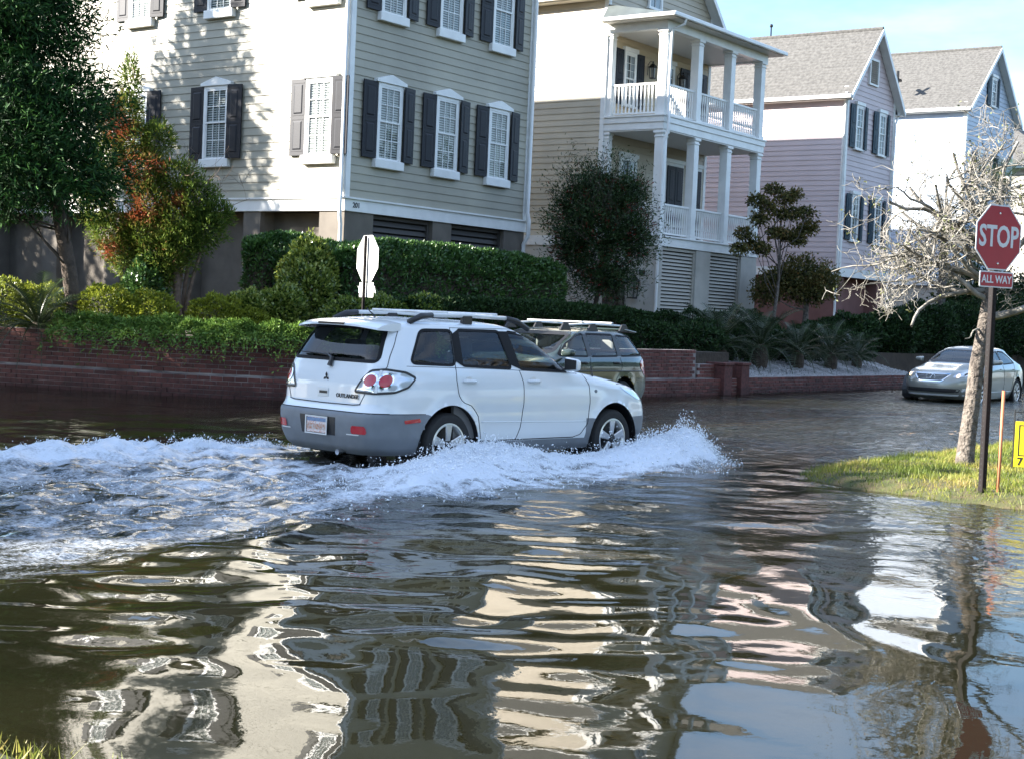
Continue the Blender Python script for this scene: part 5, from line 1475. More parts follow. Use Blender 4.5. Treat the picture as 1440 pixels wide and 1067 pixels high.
def wheel(parent, x, y, r, width, spokes=5, rimr=.62, sgn=-1, spw=.075, steer=0.0):
    """tyre mesh is the part; rim, hub are sub-parts; outer face looks to sgn*y"""
    prof = [(r*.60, -width/2+.02), (r*.72, -width/2), (r*.93, -width/2+.005), (r, -width/2+.035), (r, width/2-.035), (r*.93, width/2-.005), (r*.72, width/2), (r*.60, width/2-.02)]
    o = MB().lathe(prof, 40, 'y', closed=True).build('wheel', 'rubber', parent, smooth=True, angle=.7)
    o.location = (x, y, r); o.rotation_euler = (0, 0, steer)
    f = sgn*width/2; rr = r*rimr
    MB().lathe([(rr+.018, f*.96), (rr, f*1.0), (rr-.012, f*.9), (rr-.03, f*.2), (rr-.03, -f*.6), (rr+.01, -f*.6), (rr+.018, f*.5)], 40, 'y', closed=True).build('rim', 'alloy', o, smooth=True, angle=.8)
    MB().lathe([(.01, f*.1), (rr-.03, f*.1), (rr-.03, f*.08), (.01, f*.08)], 24, 'y').build('brake_disc', 'plastic_black', o)
    sp = MB()
    for k in range(spokes):
        a = PI/2+2*PI*k/spokes; c, s_ = math.cos(a), math.sin(a)
        def q(rad, off, yy): return (c*rad-s_*off, yy, s_*rad+c*off)
        i0, i1 = .035, rr-.008
        sp.hexa([q(i0, -spw*.36, f*.70), q(i1, -spw*.62, f*.82), q(i1, spw*.62, f*.82), q(i0, spw*.36, f*.70), q(i0, -spw*.30, f*.92), q(i1, -spw*.55, f*.99), q(i1, spw*.55, f*.99), q(i0, spw*.30, f*.92)])
    sp.build('spoke', 'alloy', o, bevel=.006)
    MB().lathe([(.001, f*.98), (.05, f*.96), (.062, f*.85), (.062, f*.6)], 20, 'y').build('hub_cap', 'plastic_black', o, smooth=True)
    return o

def seat(parent, x, y, h=.62):
    o = MB().hexa([(x-.30, y-.24, .40), (x+.24, y-.24, .44), (x+.24, y+.24, .44), (x-.30, y+.24, .40), (x-.30, y-.24, .58), (x+.26, y-.24, .62), (x+.26, y+.24, .62), (x-.30, y+.24, .58)]).hexa(
        [(x-.36, y-.23, .56), (x-.22, y-.23, .56), (x-.22, y+.23, .56), (x-.36, y+.23, .56), (x-.52, y-.19, .56+h), (x-.42, y-.19, .56+h), (x-.42, y+.19, .56+h), (x-.52, y+.19, .56+h)]).build('seat', 'seat_grey', parent, bevel=.035, seg=2, smooth=True, angle=1.2)
    MB().box(x-.56, y-.13, .60+h, x-.45, y+.13, .78+h).build('headrest', 'seat_grey', o, bevel=.03, seg=2)
    return o

def mirror(parent, x, y, z, sgn, material, w=.13, h=.15, d=.22):
    o = MB().hexa([(x-.04, y, z), (x+.10, y+sgn*.02, z+.01), (x+.10, y+sgn*.02, z+h*.85), (x-.04, y, z+h), (x-.04, y+sgn*d, z+.02), (x+.06, y+sgn*(d-.03), z+.03), (x+.06, y+sgn*(d-.03), z+h*.8), (x-.04, y+sgn*d, z+h-.02)]).build('mirror', material, parent, bevel=.028, seg=2, smooth=True, angle=1.2)
    MB().quad((x-.043, y+sgn*.02, z+.02), (x-.043, y+sgn*(d-.02), z+.035), (x-.043, y+sgn*(d-.02), z+h-.035), (x-.043, y+sgn*.02, z+h-.02)).build('mirror_glass', 'plastic_black', o)
    return o

# ------------------------------------------------------------------ the white SUV
suv = thing('white_suv', 'white sport utility vehicle with grey lower bumpers ploughing through the flood and throwing spray', 'car', (12.13, 10.44, -.135), C_A)
SZ = [.24, .30, .42, .56, .64, .66, .70, .75, .82, .90, .94, .98, 1.04, 1.09, 1.13, 1.17, 1.22, 1.30, 1.38, 1.46, 1.52, 1.555, 1.58, 1.60, 1.613, 1.62]
SXF = [3.40, 3.50, 3.555, 3.56, 3.55, 3.54, 3.53, 3.50, 3.44, 3.32, 3.18, 2.98, 2.58, 2.20, 1.98, 1.89, 1.80, 1.65, 1.50, 1.34, 1.20, 1.10, 1.0, .86, .66, .40]
SXR = [-.90, -.96, -1.00, -1.02, -1.02, -1.00, -.965, -.945, -.94, -.935, -.93, -.92, -.90, -.88, -.865, -.85, -.83, -.785, -.74, -.69, -.645, -.60, -.54, -.45, -.30, -.05]
SW = [.80, .84, .865, .872, .875, .874, .876, .88, .882, .878, .873, .866, .852, .838, .820, .806, .789, .757, .724, .690, .664, .640, .585, .48, .33, .10]
SNF = [5, 5, 5, 5, 5, 5, 5, 5, 4.8, 4.6, 4.6, 4.6, 5, 5, 5.5, 5.5, 5.5, 5.5, 5.5, 5, 5, 4.6, 4, 3.5, 3, 2.4]
SNR = [6, 6.5, 7, 7, 7, 7, 7, 7, 7, 7, 7, 7, 7, 7.5, 8, 8, 8, 8, 8, 7.5, 7, 6, 5, 4, 3, 2.4]
rows = rows_of((.24, .90, .027), (.90, 1.14, .012), (1.14, 1.50, .024), (1.50, 1.62, .008))
rows = sorted(set([round(z, 4) for z in rows] + [.36, .58, .66]))
sh = Shell(SZ, SXF, SXR, SW, SNF, SNR, 1.28, rows)
sh.bulge = [(0, .335, .40, .47, .022), (2.625, .335, .40, .47, .024)]
WELLS = [(0, .335, .415), (2.625, .335, .415)]
wq = rounded([(-.50, 1.165), (.105, 1.150), (.165, 1.505), (-.275, 1.50)], .07)
wr = rounded([(.20, 1.148), (.93, 1.125), (.86, 1.512), (.245, 1.512)], .035)
wf = rounded([(1.06, 1.120), (1.84, 1.098), (1.70, 1.26), (1.47, 1.40), (1.26, 1.485), (.985, 1.512)], .035)
wb = rounded([(-.655, 1.165), (.655, 1.165), (.545, 1.50), (-.545, 1.50)], .07)
ww_ = rounded([(-.70, 1.155), (.70, 1.155), (.575, 1.52), (-.575, 1.52)], .06)
def cls(x, y, z):
    side = abs(y) > sh.params(z)[2]*.55
    if z < .245: return None
    xf, xr, w, nf, nr = sh.params(z)
    if 1.1 < z < 1.53:
        if side and x > xr+.12 and x < xf-.10:
            for i_, p in enumerate((wq, wr, wf)):
                if in_poly(p, x, z): return ('side', i_, -1 if y < 0 else 1)
        if x < xr+.20 and in_poly(wb, y, z): return ('rear', 0, 1)
        if x > xf-.35 and in_poly(ww_, y, z): return ('front', 0, 1)
    if z < .66 and x < -.30: return 'rear_bumper'
    if z < .58 and x > 2.62: return 'front_bumper'
    if z < .58 and 2.14 < x < 2.62: return 'front_bumper'
    if z < .36 and .2 < x < 2.4: return 'sill'
    if x < xr+.16 and abs(y) < .72 and z > .745: return 'tailgate'
    if side and .10 < x < 1.06 and z < 1.53: return 'rear_door'
    if side and 1.06 <= x < 2.18 and z < 1.53 and x < xf-.05: return 'front_door'
    if x > 1.98 and z > .93 and not (abs(y) > .80): return 'hood'
    if z > 1.535: return 'roof'
    return 'body'
V, parts = sh.body(WELLS, cls, {('side', 0): wq, ('side', 1): wr, ('side', 2): wf, ('rear', 0): wb, ('front', 0): ww_})
parts['roof'] += parts.pop('top')
matof = {'rear_bumper': 'plastic_grey', 'front_bumper': 'plastic_grey', 'sill': 'plastic_grey'}
BODY = {}
for k, fs in parts.items():
    link_panels(k, V, [f for f in fs if len(f) == 4], matof.get(k, 'paint_white'), suv)
RS = lambda off: (lambda p, z: sh.side(p, z, off, -1))
LS = lambda off: (lambda p, z: sh.side(p, z, off, 1))
RE = lambda off: (lambda p, z: sh.rear(p, z, off))
FR = lambda off: (lambda p, z: sh.front(p, z, off))
for sf, sg in ((RS, -1), (LS, 1)):
    for pl, gm, par in ((wq, 'tint_glass', 'body'), (wr, 'tint_glass', 'rear_door'), (wf, 'car_glass', 'front_door')):
        o = flat('side_window', scan(pl, sf(-.004)), gm, suv)
        flat('window_seal', ring_strip(pl, sf(.003), .014, .014), 'seal_black', o)
    flat('pillar_trim', scan([(.115, 1.15), (.20, 1.148), (.245, 1.512), (.165, 1.505)], sf(.005), 10, 4), 'seal_black', suv)
    flat('pillar_trim', scan([(.93, 1.125), (1.06, 1.12), (.985, 1.512), (.86, 1.512)], sf(.005), 10, 4), 'seal_black', suv)
o = flat('rear_window', scan(wb, RE(-.004), 14, 24), 'tint_glass', suv)
flat('window_seal', ring_strip(wb, RE(.003), .020, .014), 'seal_black', o)
o = flat('windscreen', scan(ww_, FR(-.004), 14, 24), 'car_glass', suv)
flat('window_seal', ring_strip(ww_, FR(.003), .020, .014), 'seal_black', o)
# panel gaps
def gap(pts, fn, w=.0045, nm='panel_gap', m='cut_line'):
    P = np.array(pts, float); s_ = arc(P); t = np.linspace(0, s_[-1], 26)
    strip_line([fn(np.interp(a, s_, P[:,0]), np.interp(a, s_, P[:,1])) for a in t], w, m, nm, suv, 5)
for sf in (RS, LS):
    f_ = sf(.0005)
    gap([(1.045, 1.10), (1.085, .98), (1.09, .75), (1.06, .50), (1.0, .37)], f_)
    gap([(.145, 1.53), (.10, 1.15), (.085, 1.0), (.10, .86), (.16, .78), (.30, .74), (.40, .64), (.44, .45), (.46, .37)], f_)
    gap([(2.10, 1.06), (2.17, .95), (2.19, .75), (2.17, .52), (2.06, .40), (1.95, .375)], f_)
    gap([(.46, .37), (1.95, .372)], f_, .006)
    gap([(.145, 1.53), (1.0, 1.538), (1.30, 1.515), (1.55, 1.38), (1.80, 1.20), (1.93, 1.09)], f_, .003)
    gap([(-.55, 1.135), (.6, 1.118), (1.95, 1.075)], f_, .003)
    gap([(.45, .57), (2.14, .545)], sf(-.002), .007, 'body_crease', 'paint_white')
    gap([(-.34, .662), (-.60, .662), (-.86, .662)], f_, .004)
gap([(-.55, .745), (-.47, .735), (0, .73), (.47, .735), (.55, .745)], RE(.001), .006)
gap([(-.9, .664), (-.5, .664), (0, .664), (.5, .664), (.9, .664)], lambda p, z: sh.arcp(abs(p), z, .001, False, -1 if p > 0 else 1), .006)
for sg in (-1, 1):
    f_ = lambda p, z, sg=sg: sh.arcp(p, z, .0005, False, sg)
    gap([(.54, .745), (.60, .86), (.68, 1.0), (.76, 1.12), (.72, 1.35), (.655, 1.52)], f_)
gap([(-.79, .955), (-.70, .93), (0, .90), (.70, .93), (.79, .955)], FR(.001), .005)
# tail lamps wrap the corner
for sg in (-1, 1):
    f_ = lambda off, sg=sg: (lambda p, z: sh.arcp(p, z, off, False, sg))
    tp = rounded([(.46, .865), (.54, 1.0), (.61, 1.085), (.75, 1.10), (.97, 1.075), (1.11, 1.02), (1.05, .93), (.90, .875), (.71, .858)], .03)
    tl = flat('tail_light', scan(tp, f_(.007), 16, 22), 'clear_lens', suv)
    flat('lamp_edge', ring_strip(tp, f_(.009), .012, .010), 'plastic_black', tl)
    for c, rr_ in ((.63, .068), (.785, .070)):
        circ = [(c+rr_*1.05*math.cos(a), .985+rr_*math.sin(a)) for a in np.linspace(0, 2*PI, 24, endpoint=False)]
        flat('red_lens', scan(circ, f_(.013), 12, 12), 'red_lens', tl)
        flat('lens_ring', ring_strip(circ, f_(.014), .008, .008, 40), 'chrome', tl)
    flat('reverse_lens', scan([(.57, .875), (.69, .868), (.69, .90), (.585, .905)], f_(.012), 4, 6), 'chrome', tl)
    flat('lens_bar', scan([(.698, .868), (.722, .868), (.720, 1.09), (.698, 1.09)], f_(.013), 8, 4), 'silver_paint', tl)
    # lower reflectors
    rf = flat('reflector', scan(rounded([(.50, .455), (.685, .455), (.675, .535), (.51, .535)], .015), f_(.008), 5, 8), 'red_lens', suv)
    flat('reflector', scan(rounded([(1.09, .565), (1.29, .575), (1.29, .62), (1.09, .615)], .012), f_(.006), 4, 8), 'red_lens', suv)
    flat('reflector_trim', scan([(.44, .440), (.60, .440), (.60, .450), (.44, .450)], f_(.009), 3, 5), 'silver_paint', suv)
# licence plate in its recess
lp = flat('plate_recess', scan([(-.26, .415), (.26, .415), (.28, .60), (-.28, .60)], RE(.003), 6, 8), 'plastic_black', suv)
MB().box(-.155, -.006, -.078, .155, .006, .078).build('licence_plate', 'plate_white', suv, bevel=.006).matrix_local = Matrix.Translation((sh.rear(0, .51)[0]-.014, .0, .505)) @ Matrix.Rotation(PI/2, 4, 'Z')
MB().box(-.150, -.0085, .036, .150, -.0062, .072).build('plate_print', 'plate_blue', suv).matrix_local = Matrix.Translation((sh.rear(0, .51)[0]-.014, .0, .505)) @ Matrix.Rotation(-PI/2, 4, 'Z')
MB().box(-.150, -.0085, -.045, .150, -.0062, .012).build('plate_print', 'plate_brown', suv).matrix_local = Matrix.Translation((sh.rear(0, .51)[0]-.014, .0, .505)) @ Matrix.Rotation(-PI/2, 4, 'Z')
MB().box(-.17, -.014, -.092, .17, -.0075, -.08).box(-.17, -.014, .08, .17, -.0075, .092).box(-.17, -.014, -.08, -.157, -.0075, .08).box(.157, -.014, -.08, .17, -.0075, .08).build('plate_frame', 'silver_paint', suv).matrix_local = Matrix.Translation((sh.rear(0, .51)[0]-.014, .0, .505)) @ Matrix.Rotation(-PI/2, 4, 'Z')
# badge: three lozenges
em = MB(); d_ = .045
for k in range(3):
    a = PI/2+2*PI*k/3
    c0 = (0, 0); p1 = (d_*math.cos(a-.52)*.62, d_*math.sin(a-.52)*.62); p2 = (d_*1.08*math.cos(a), d_*1.08*math.sin(a)); p3 = (d_*math.cos(a+.52)*.62, d_*math.sin(a+.52)*.62)
    em.prism([c0, p1, p2, p3], 'x', -.004, .004)
e_ = em.build('emblem', 'shutter_black', suv); e_.location = (sh.rear(0, .985)[0]-.006, 0, .985)
def rear_text(body, size, y, z, material, sx=1.0):
    o = link('lettering', text_mesh(body, size, material, .002, .001, sx), suv)
    x = sh.rear(y, z)[0]
    o.matrix_local = Matrix.Translation((x-.006, y, z)) @ Matrix(((0, 0, -1, 0), (-1, 0, 0, 0), (0, 1, 0, 0), (0, 0, 0, 1)))
rear_text('OUTLANDER', .058, -.36, .815, 'iron', 1.0)
rear_text('▪▪▪▪ ▪'.replace('▪', '-'), .05, .62, 1.07, 'iron', .8)
bd = MB().box(-.006, -.085, -.045, .0, .085, .045).build('dealer_badge', 'silver_paint', suv, bevel=.003); bd.location = (sh.rear(0, .835)[0]-.002, .02, .835)
MB().box(-.004, -.07, -.012, .0, .05, .014).build('badge_print', 'iron', bd).location = (-.0065, 0, 0)
# rear wiper
wz = lambda y, z: sh.rear(y, z, .03)
MB().tube([wz(-.02, 1.10), wz(-.02, 1.18), wz(.06, 1.215)], [.028, .022, .012], 6).tube([wz(-.0, 1.20), wz(.2, 1.215), wz(.50, 1.222)], [.012, .010, .006], 6).build('wiper', 'plastic_black', suv)
# spoiler with brake light
prof = [(-.50, 1.590), (-.66, 1.583), (-.80, 1.565), (-.885, 1.535), (-.89, 1.515), (-.80, 1.512), (-.62, 1.505), (-.50, 1.52)]
spl = MB(); m_ = len(prof); vs = []
ys_ = np.linspace(-.62, .62, 13)
for y in ys_:
    k = 1-.22*abs(y/.62)**4; dz = -.035*abs(y/.62)**3
    vs += [(-.50+(p[0]+.50)*k, y, p[1]+dz) for p in prof]
fs = [(i*m_+j, i*m_+(j+1) % m_, (i+1)*m_+(j+1) % m_, (i+1)*m_+j) for i in range(12) for j in range(m_)]+[tuple(range(m_)), tuple(range(12*m_, 13*m_))]
sp_ = spl.add(vs, fs).build('spoiler', 'paint_white', suv, smooth=True, angle=.9)
MB().box(-.893, -.20, 1.522, -.872, .20, 1.542).build('brake_light', 'plastic_black', sp_)
# roof rails and bars
for sg in (-1, 1):
    yy = sg*.585
    o = MB().tube([(-.06, yy, 1.652), (.5, yy, 1.664), (1.08, yy, 1.652)], .022, 8).build('roof_rail', 'silver_paint', suv, smooth=True)
    for xa, xb, za, zb in ((-.36, -.04, 1.575, 1.652), (1.42, 1.06, 1.545, 1.652)):
        MB().tube([(xa, yy, za), ((xa+xb)/2-.0, yy, (za+zb)/2+.022), (xb, yy, zb)], [.030, .034, .028], 8).build('rail_foot', 'plastic_black', o, smooth=True)
    for xm in (.46,):
        MB().box(xm-.07, yy-.03, 1.57, xm+.07, yy+.03, 1.66).build('rail_foot', 'plastic_black', o, bevel=.01)
for xb in (.18, .92):
    MB().tube([(xb, -.58, 1.685), (xb, .58, 1.685)], .016, 6).build('cross_bar', 'silver_paint', suv, smooth=True)
# handles, mirrors, side repeater, aerial, fuel flap
for x in (.27, 1.25):
    for sg in (-1, 1):
        y = sh.side(x, .99, 0, sg)[1]
        o = MB().tube([(x-.10, y+sg*.004, .992), (x-.06, y+sg*.028, .994), (x+.06, y+sg*.028, .992), (x+.10, y+sg*.004, .990)], [.012, .016, .016, .012], 8).build('door_handle', 'paint_white', suv, smooth=True)
        MB().lathe([(.001, sg*.003), (.05, sg*.003), (.052, .0)], 16, 'y').build('handle_cup', 'silver_paint', o).location = (x-.01, y, .99)
for sg in (-1, 1):
    mirror(suv, 1.80, sg*.83, 1.09, sg, 'paint_white', d=.21, h=.17)
    y = sh.side(2.29, .88, 0, sg)[1]
    MB().ball((2.29, y, .88), .02, 8, 6, (1.4, .4, 1)).build('side_repeater', 'plastic_grey', suv)
MB().tube([(2.33, -.78, 1.02), (2.28, -.79, 1.16)], [.012, .004], 5).build('aerial', 'plastic_black', suv)
MB().tube([(-.28, .0, 1.60), (-.42, .0, 1.70)], [.012, .004], 5).build('aerial', 'plastic_black', suv)
# head lamps, grille
for sg in (-1, 1):
    f_ = lambda off, sg=sg: (lambda p, z: sh.arcp(p, z, off, True, sg))
    hp = rounded([(.42, .72), (.44, .84), (.70, .90), (1.05, .93), (1.12, .90), (1.0, .80), (.80, .73)], .03)
    flat('headlight', scan(hp, f_(.006), 8, 14), 'clear_lens', suv)
flat('grille', scan([(-.36, .70), (.36, .70), (.34, .84), (-.34, .84)], FR(.006), 5, 10), 'plastic_black', suv)
# wheels, wells, underside, cabin
for x in (0, 2.625):
    for sg in (-1, 1): wheel(suv, x, sg*.765, .335, .21, 5, .64, sg, .082)
    for sg in (-1, 1):
        vs = []
        for a in np.linspace(-.45, PI+.45, 22):
            vs += [(x+.418*math.cos(a), sg*.875, .335+.418*math.sin(a)), (x+.418*math.cos(a), sg*.5, .335+.418*math.sin(a))]
        fs = [(2*i, 2*i+1, 2*i+3, 2*i+2) for i in range(21)]
        vs += [(x, sg*.5, .335)]; fs += [(44, 2*i+1, 2*i+3) for i in range(21)]
        MB().add(vs, fs).build('wheel_well', 'plastic_black', suv)
MB().box(-.85, -.5, .26, 3.2, .5, .30).box(.45, -.78, .27, 2.15, .78, .31).build('floor_pan', 'plastic_black', suv)
MB().box(-.75, -.52, .31, .46, .52, .40).box(.46, -.74, .315, 2.0, .74, .40).build('cabin_floor', 'carpet', suv)
for sg in (-1, 1):
    MB().box(.1, sg*.80-.02, .4, 2.0, sg*.80+.02, 1.08).build('door_card', 'seat_grey', suv)
MB().hexa([(1.55, -.74, .6), (2.0, -.74, .6), (2.0, .74, .6), (1.55, .74, .6), (1.60, -.72, 1.05), (1.93, -.72, 1.10), (1.93, .72, 1.10), (1.60, .72, 1.05)]).build('dashboard', 'plastic_black', suv, bevel=.03)
for y in (-.37, .37): seat(suv, 1.12, y, .64)
for y in (-.38, .38): seat(suv, .28, y, .58)
MB().lathe([(.185, -.014), (.20, 0), (.185, .014), (.17, 0)], 24, 'x', closed=True).build('steering_wheel', 'plastic_black', suv).matrix_local = Matrix.Translation((1.46, .37, 1.02)) @ Matrix.Rotation(-.4, 4, 'Y')
MB().box(1.30, -.05, 1.40, 1.34, .22, 1.46).build('rear_view_mirror', 'plastic_black', suv, bevel=.01)
MB().tube([(-.75, -.30, .27), (-1.0, -.30, .255)], .03, 8).build('exhaust', 'chrome', suv)
# ------------------------------------------------------------------ helpers shared by the two other cars
def car_shell(root, sh, wells, wins, rear_w, front_w, matf, keyf, roofz, belt, gm='car_glass', side_trim=True, seal='seal_black'):
    def cls(x, y, z):
        xf, xr, w, nf, nr = sh.params(z); side = abs(y) > w*.55
        if belt < z < roofz:
            if side and xr+.08 < x < xf-.08:
                for i_, p in enumerate(wins):
                    if in_poly(p, x, z): return ('side', i_, -1 if y < 0 else 1)
            if x < xr+.25 and in_poly(rear_w, y, z): return ('rear', 0, 1)
            if x > xf-.45 and in_poly(front_w, y, z): return ('front', 0, 1)
        return keyf(x, y, z, xf, xr, w)
    V, parts = sh.body(wells, cls, {**{('side', i): p for i, p in enumerate(wins)}, ('rear', 0): rear_w, ('front', 0): front_w})
    parts.setdefault('roof', []); parts['roof'] += parts.pop('top')
    for k, fs in parts.items():
        fs = [f for f in fs if len(f) == 4]
        if fs: link_panels(k, V, fs, matf(k), root)
    for sg in (-1, 1):
        for p in wins:
            o = flat('side_window', scan(p, lambda a, b, sg=sg: sh.side(a, b, -.004, sg)), gm, root)
            flat('window_seal', ring_strip(p, lambda a, b, sg=sg: sh.side(a, b, .003, sg), .014, .014), seal, o)
        for a, b in zip(wins[:-1], wins[1:]):
            z0, z1 = max(min(q[1] for q in a), min(q[1] for q in b)), min(max(q[1] for q in a), max(q[1] for q in b))
            xa0 = max(q[0] for q in a if q[1] < z0+.12); xa1 = max(q[0] for q in a if q[1] > z1-.10); xb0 = min(q[0] for q in b if q[1] < z0+.12); xb1 = min(q[0] for q in b if q[1] > z1-.10)
            flat('pillar_trim', scan([(xa0-.01, z0), (xb0+.01, z0), (xb1+.01, z1), (xa1-.01, z1)], lambda p, q, sg=sg: sh.side(p, q, .005, sg), 8, 4), 'plastic_black', root)
    o = flat('rear_window', scan(rear_w, lambda p, z: sh.rear(p, z, -.004), 12, 20), gm, root)
    flat('window_seal', ring_strip(rear_w, lambda p, z: sh.rear(p, z, .004), .035, .02), 'plastic_black', o)
    o = flat('windscreen', scan(front_w, lambda p, z: sh.front(p, z, -.004), 12, 20), gm, root)
    flat('window_seal', ring_strip(front_w, lambda p, z: sh.front(p, z, .004), .035, .02), 'plastic_black', o)
def wells_of(root, xs, r, yo):
    for x in xs:
        for sg in (-1, 1):
            vs = []
            for a in np.linspace(-.45, PI+.45, 18): vs += [(x+(r+.07)*math.cos(a), sg*yo, r+(r+.07)*math.sin(a)), (x+(r+.07)*math.cos(a), sg*.5, r+(r+.07)*math.sin(a))]
            fs = [(2*i, 2*i+1, 2*i+3, 2*i+2) for i in range(17)]; vs.append((x, sg*.5, r)); fs += [(36, 2*i+1, 2*i+3) for i in range(17)]
            MB().add(vs, fs).build('wheel_well', 'plastic_black', root)
def line_on(root, pts, fn, w=.004, m='cut_line', nm='panel_gap'):
    P = np.array(pts, float); s_ = arc(P)
    strip_line([fn(np.interp(a, s_, P[:,0]), np.interp(a, s_, P[:,1])) for a in np.linspace(0, s_[-1], 20)], w, m, nm, root, 5)

# ------------------------------------------------------------------ green wagon in the far lane
wag = thing('green_wagon', 'dark green wagon with roof rails and an olive reflection coloured onto its lower body seen beyond the white car', 'car', (21.50, 14.3, -.08), PI)
wz_ = [.22, .30, .42, .55, .66, .76, .86, .94, 1.00, 1.04, 1.10, 1.20, 1.30, 1.38, 1.43, 1.46, 1.48, 1.49]
sw = Shell(wz_, [3.40, 3.52, 3.56, 3.56, 3.52, 3.42, 3.10, 2.6, 2.2, 2.05, 1.92, 1.72, 1.48, 1.28, 1.12, .98, .8, .5],
           [-.92, -.98, -1.04, -1.06, -1.04, -1.0, -.98, -.96, -.945, -.93, -.90, -.82, -.73, -.65, -.58, -.48, -.3, 0.],
           [.78, .83, .86, .875, .88, .88, .878, .868, .85, .83, .805, .755, .705, .668, .63, .54, .35, .1], [4.5]*14+[4, 3.5, 3, 2.4], [6.5]*14+[5, 4, 3, 2.4], 1.3, rows_of((.22, .80, .05), (.80, 1.10, .02), (1.10, 1.40, .03), (1.40, 1.49, .010)))
sw.bulge = [(0, .32, .39, .46, .015), (2.67, .32, .39, .46, .015)]
def wkey(x, y, z, xf, xr, w):
    if z < .225: return None
    if z < .62 and x < -.35: return 'rear_bumper'
    if z < .55 and x > 2.7: return 'front_bumper'
    if z < .42: return 'sill'
    if z > 1.41: return 'roof'
    if z < .80: return 'lower_body'
    if abs(y) > w*.55 and .1 < x < 1.0: return 'rear_door'
    if abs(y) > w*.55 and 1.0 <= x < 2.1: return 'front_door'
    if x > 2.0: return 'hood'
    if x < xr+.2 and abs(y) < .62: return 'tailgate'
    return 'body'
wq2 = rounded([(-.74, 1.055), (.08, 1.045), (.02, 1.385), (-.46, 1.375)], .05)
wr2 = rounded([(.17, 1.045), (.97, 1.035), (.92, 1.40), (.12, 1.395)], .04)
wf2 = rounded([(1.07, 1.035), (1.85, 1.045), (1.55, 1.24), (1.24, 1.37), (1.02, 1.40)], .04)
wmat = {'rear_bumper': 'olive_reflection', 'front_bumper': 'olive_reflection', 'sill': 'olive_reflection', 'lower_body': 'olive_reflection'}
car_shell(wag, sw, [(0, .32, .40), (2.67, .32, .40)], [wq2, wr2, wf2], rounded([(-.62, 1.06), (.62, 1.06), (.52, 1.38), (-.52, 1.38)], .06), rounded([(-.68, 1.09), (.68, 1.09), (.56, 1.40), (-.56, 1.40)], .06),
          lambda k: wmat.get(k, 'paint_green'), wkey, 1.405, 1.0)
for sg in (-1, 1):
    f_ = lambda off, sg=sg: (lambda p, z: sw.arcp(p, z, off, False, sg))
    tl = flat('tail_light', scan(rounded([(.60, .74), (.62, .98), (.86, 1.0), (1.05, .96), (1.10, .86), (.95, .72)], .03), f_(.008), 10, 14), 'red_lens', wag)
    flat('lens_bar', scan([(.70, .80), (.98, .82), (.98, .86), (.70, .84)], f_(.012), 3, 6), 'clear_lens', tl)
    fs_ = lambda p, z, sg=sg: sw.side(p, z, .001, sg)
    line_on(wag, [(.11, 1.02), (.08, .85), (.25, .68), (.40, .5)], fs_); line_on(wag, [(1.02, 1.02), (1.06, .8), (1.03, .45)], fs_); line_on(wag, [(-.9, .79), (.6, .80), (3.2, .80)], fs_, .012, 'plastic_black', 'side_moulding')
    for x in (.24, 1.22): MB().tube([(x-.1, sg*.872, .93), (x, sg*.90, .935), (x+.1, sg*.872, .93)], .016, 6).build('door_handle', 'plastic_black', wag, smooth=True)
    o = MB().tube([(-.30, sg*.55, 1.545), (.6, sg*.55, 1.562), (1.30, sg*.55, 1.53)], .018, 8).build('roof_rail', 'silver_paint', wag, smooth=True)
    for xm in (-.42, .55, 1.35): MB().hexa([(xm-.16, sg*.55-.025, 1.44), (xm+.16, sg*.55-.025, 1.44), (xm+.16, sg*.55+.025, 1.44), (xm-.16, sg*.55+.025, 1.44), (xm-.06, sg*.55-.02, 1.57), (xm+.06, sg*.55-.02, 1.57), (xm+.06, sg*.55+.02, 1.57), (xm-.06, sg*.55+.02, 1.57)]).build('rail_foot', 'plastic_black', o, bevel=.01)
    mirror(wag, 1.80, sg*.84, 1.02, sg, 'paint_green')
for x in (-.05, .85): MB().box(x-.03, -.56, 1.575, x+.03, .56, 1.60).build('cross_bar', 'silver_paint', wag, bevel=.01)
MB().hexa([(-.75, -.60, 1.43), (-.40, -.58, 1.47), (-.40, .58, 1.47), (-.75, .60, 1.43), (-.78, -.60, 1.455), (-.40, -.58, 1.50), (-.40, .58, 1.50), (-.78, .60, 1.455)]).build('spoiler', 'paint_green', wag, bevel=.01)
for x in (0, 2.67):
    for sg in (-1, 1): wheel(wag, x, sg*.77, .32, .20, 5, .62, sg)
wells_of(wag, (0, 2.67), .32, .87)
MB().box(.48, -.74, .30, 2.0, .74, .42).box(-.75, -.5, .24, 3.1, .5, .29).build('cabin_floor', 'carpet', wag)
for y in (-.36, .36): seat(wag, 1.15, y, .55); seat(wag, .25, y, .52)
MB().hexa([(1.6, -.72, .5), (2.0, -.72, .5), (2.0, .72, .5), (1.6, .72, .5), (1.65, -.7, .98), (1.95, -.7, 1.0), (1.95, .7, 1.0), (1.65, .7, .98)]).build('dashboard', 'plastic_black', wag)

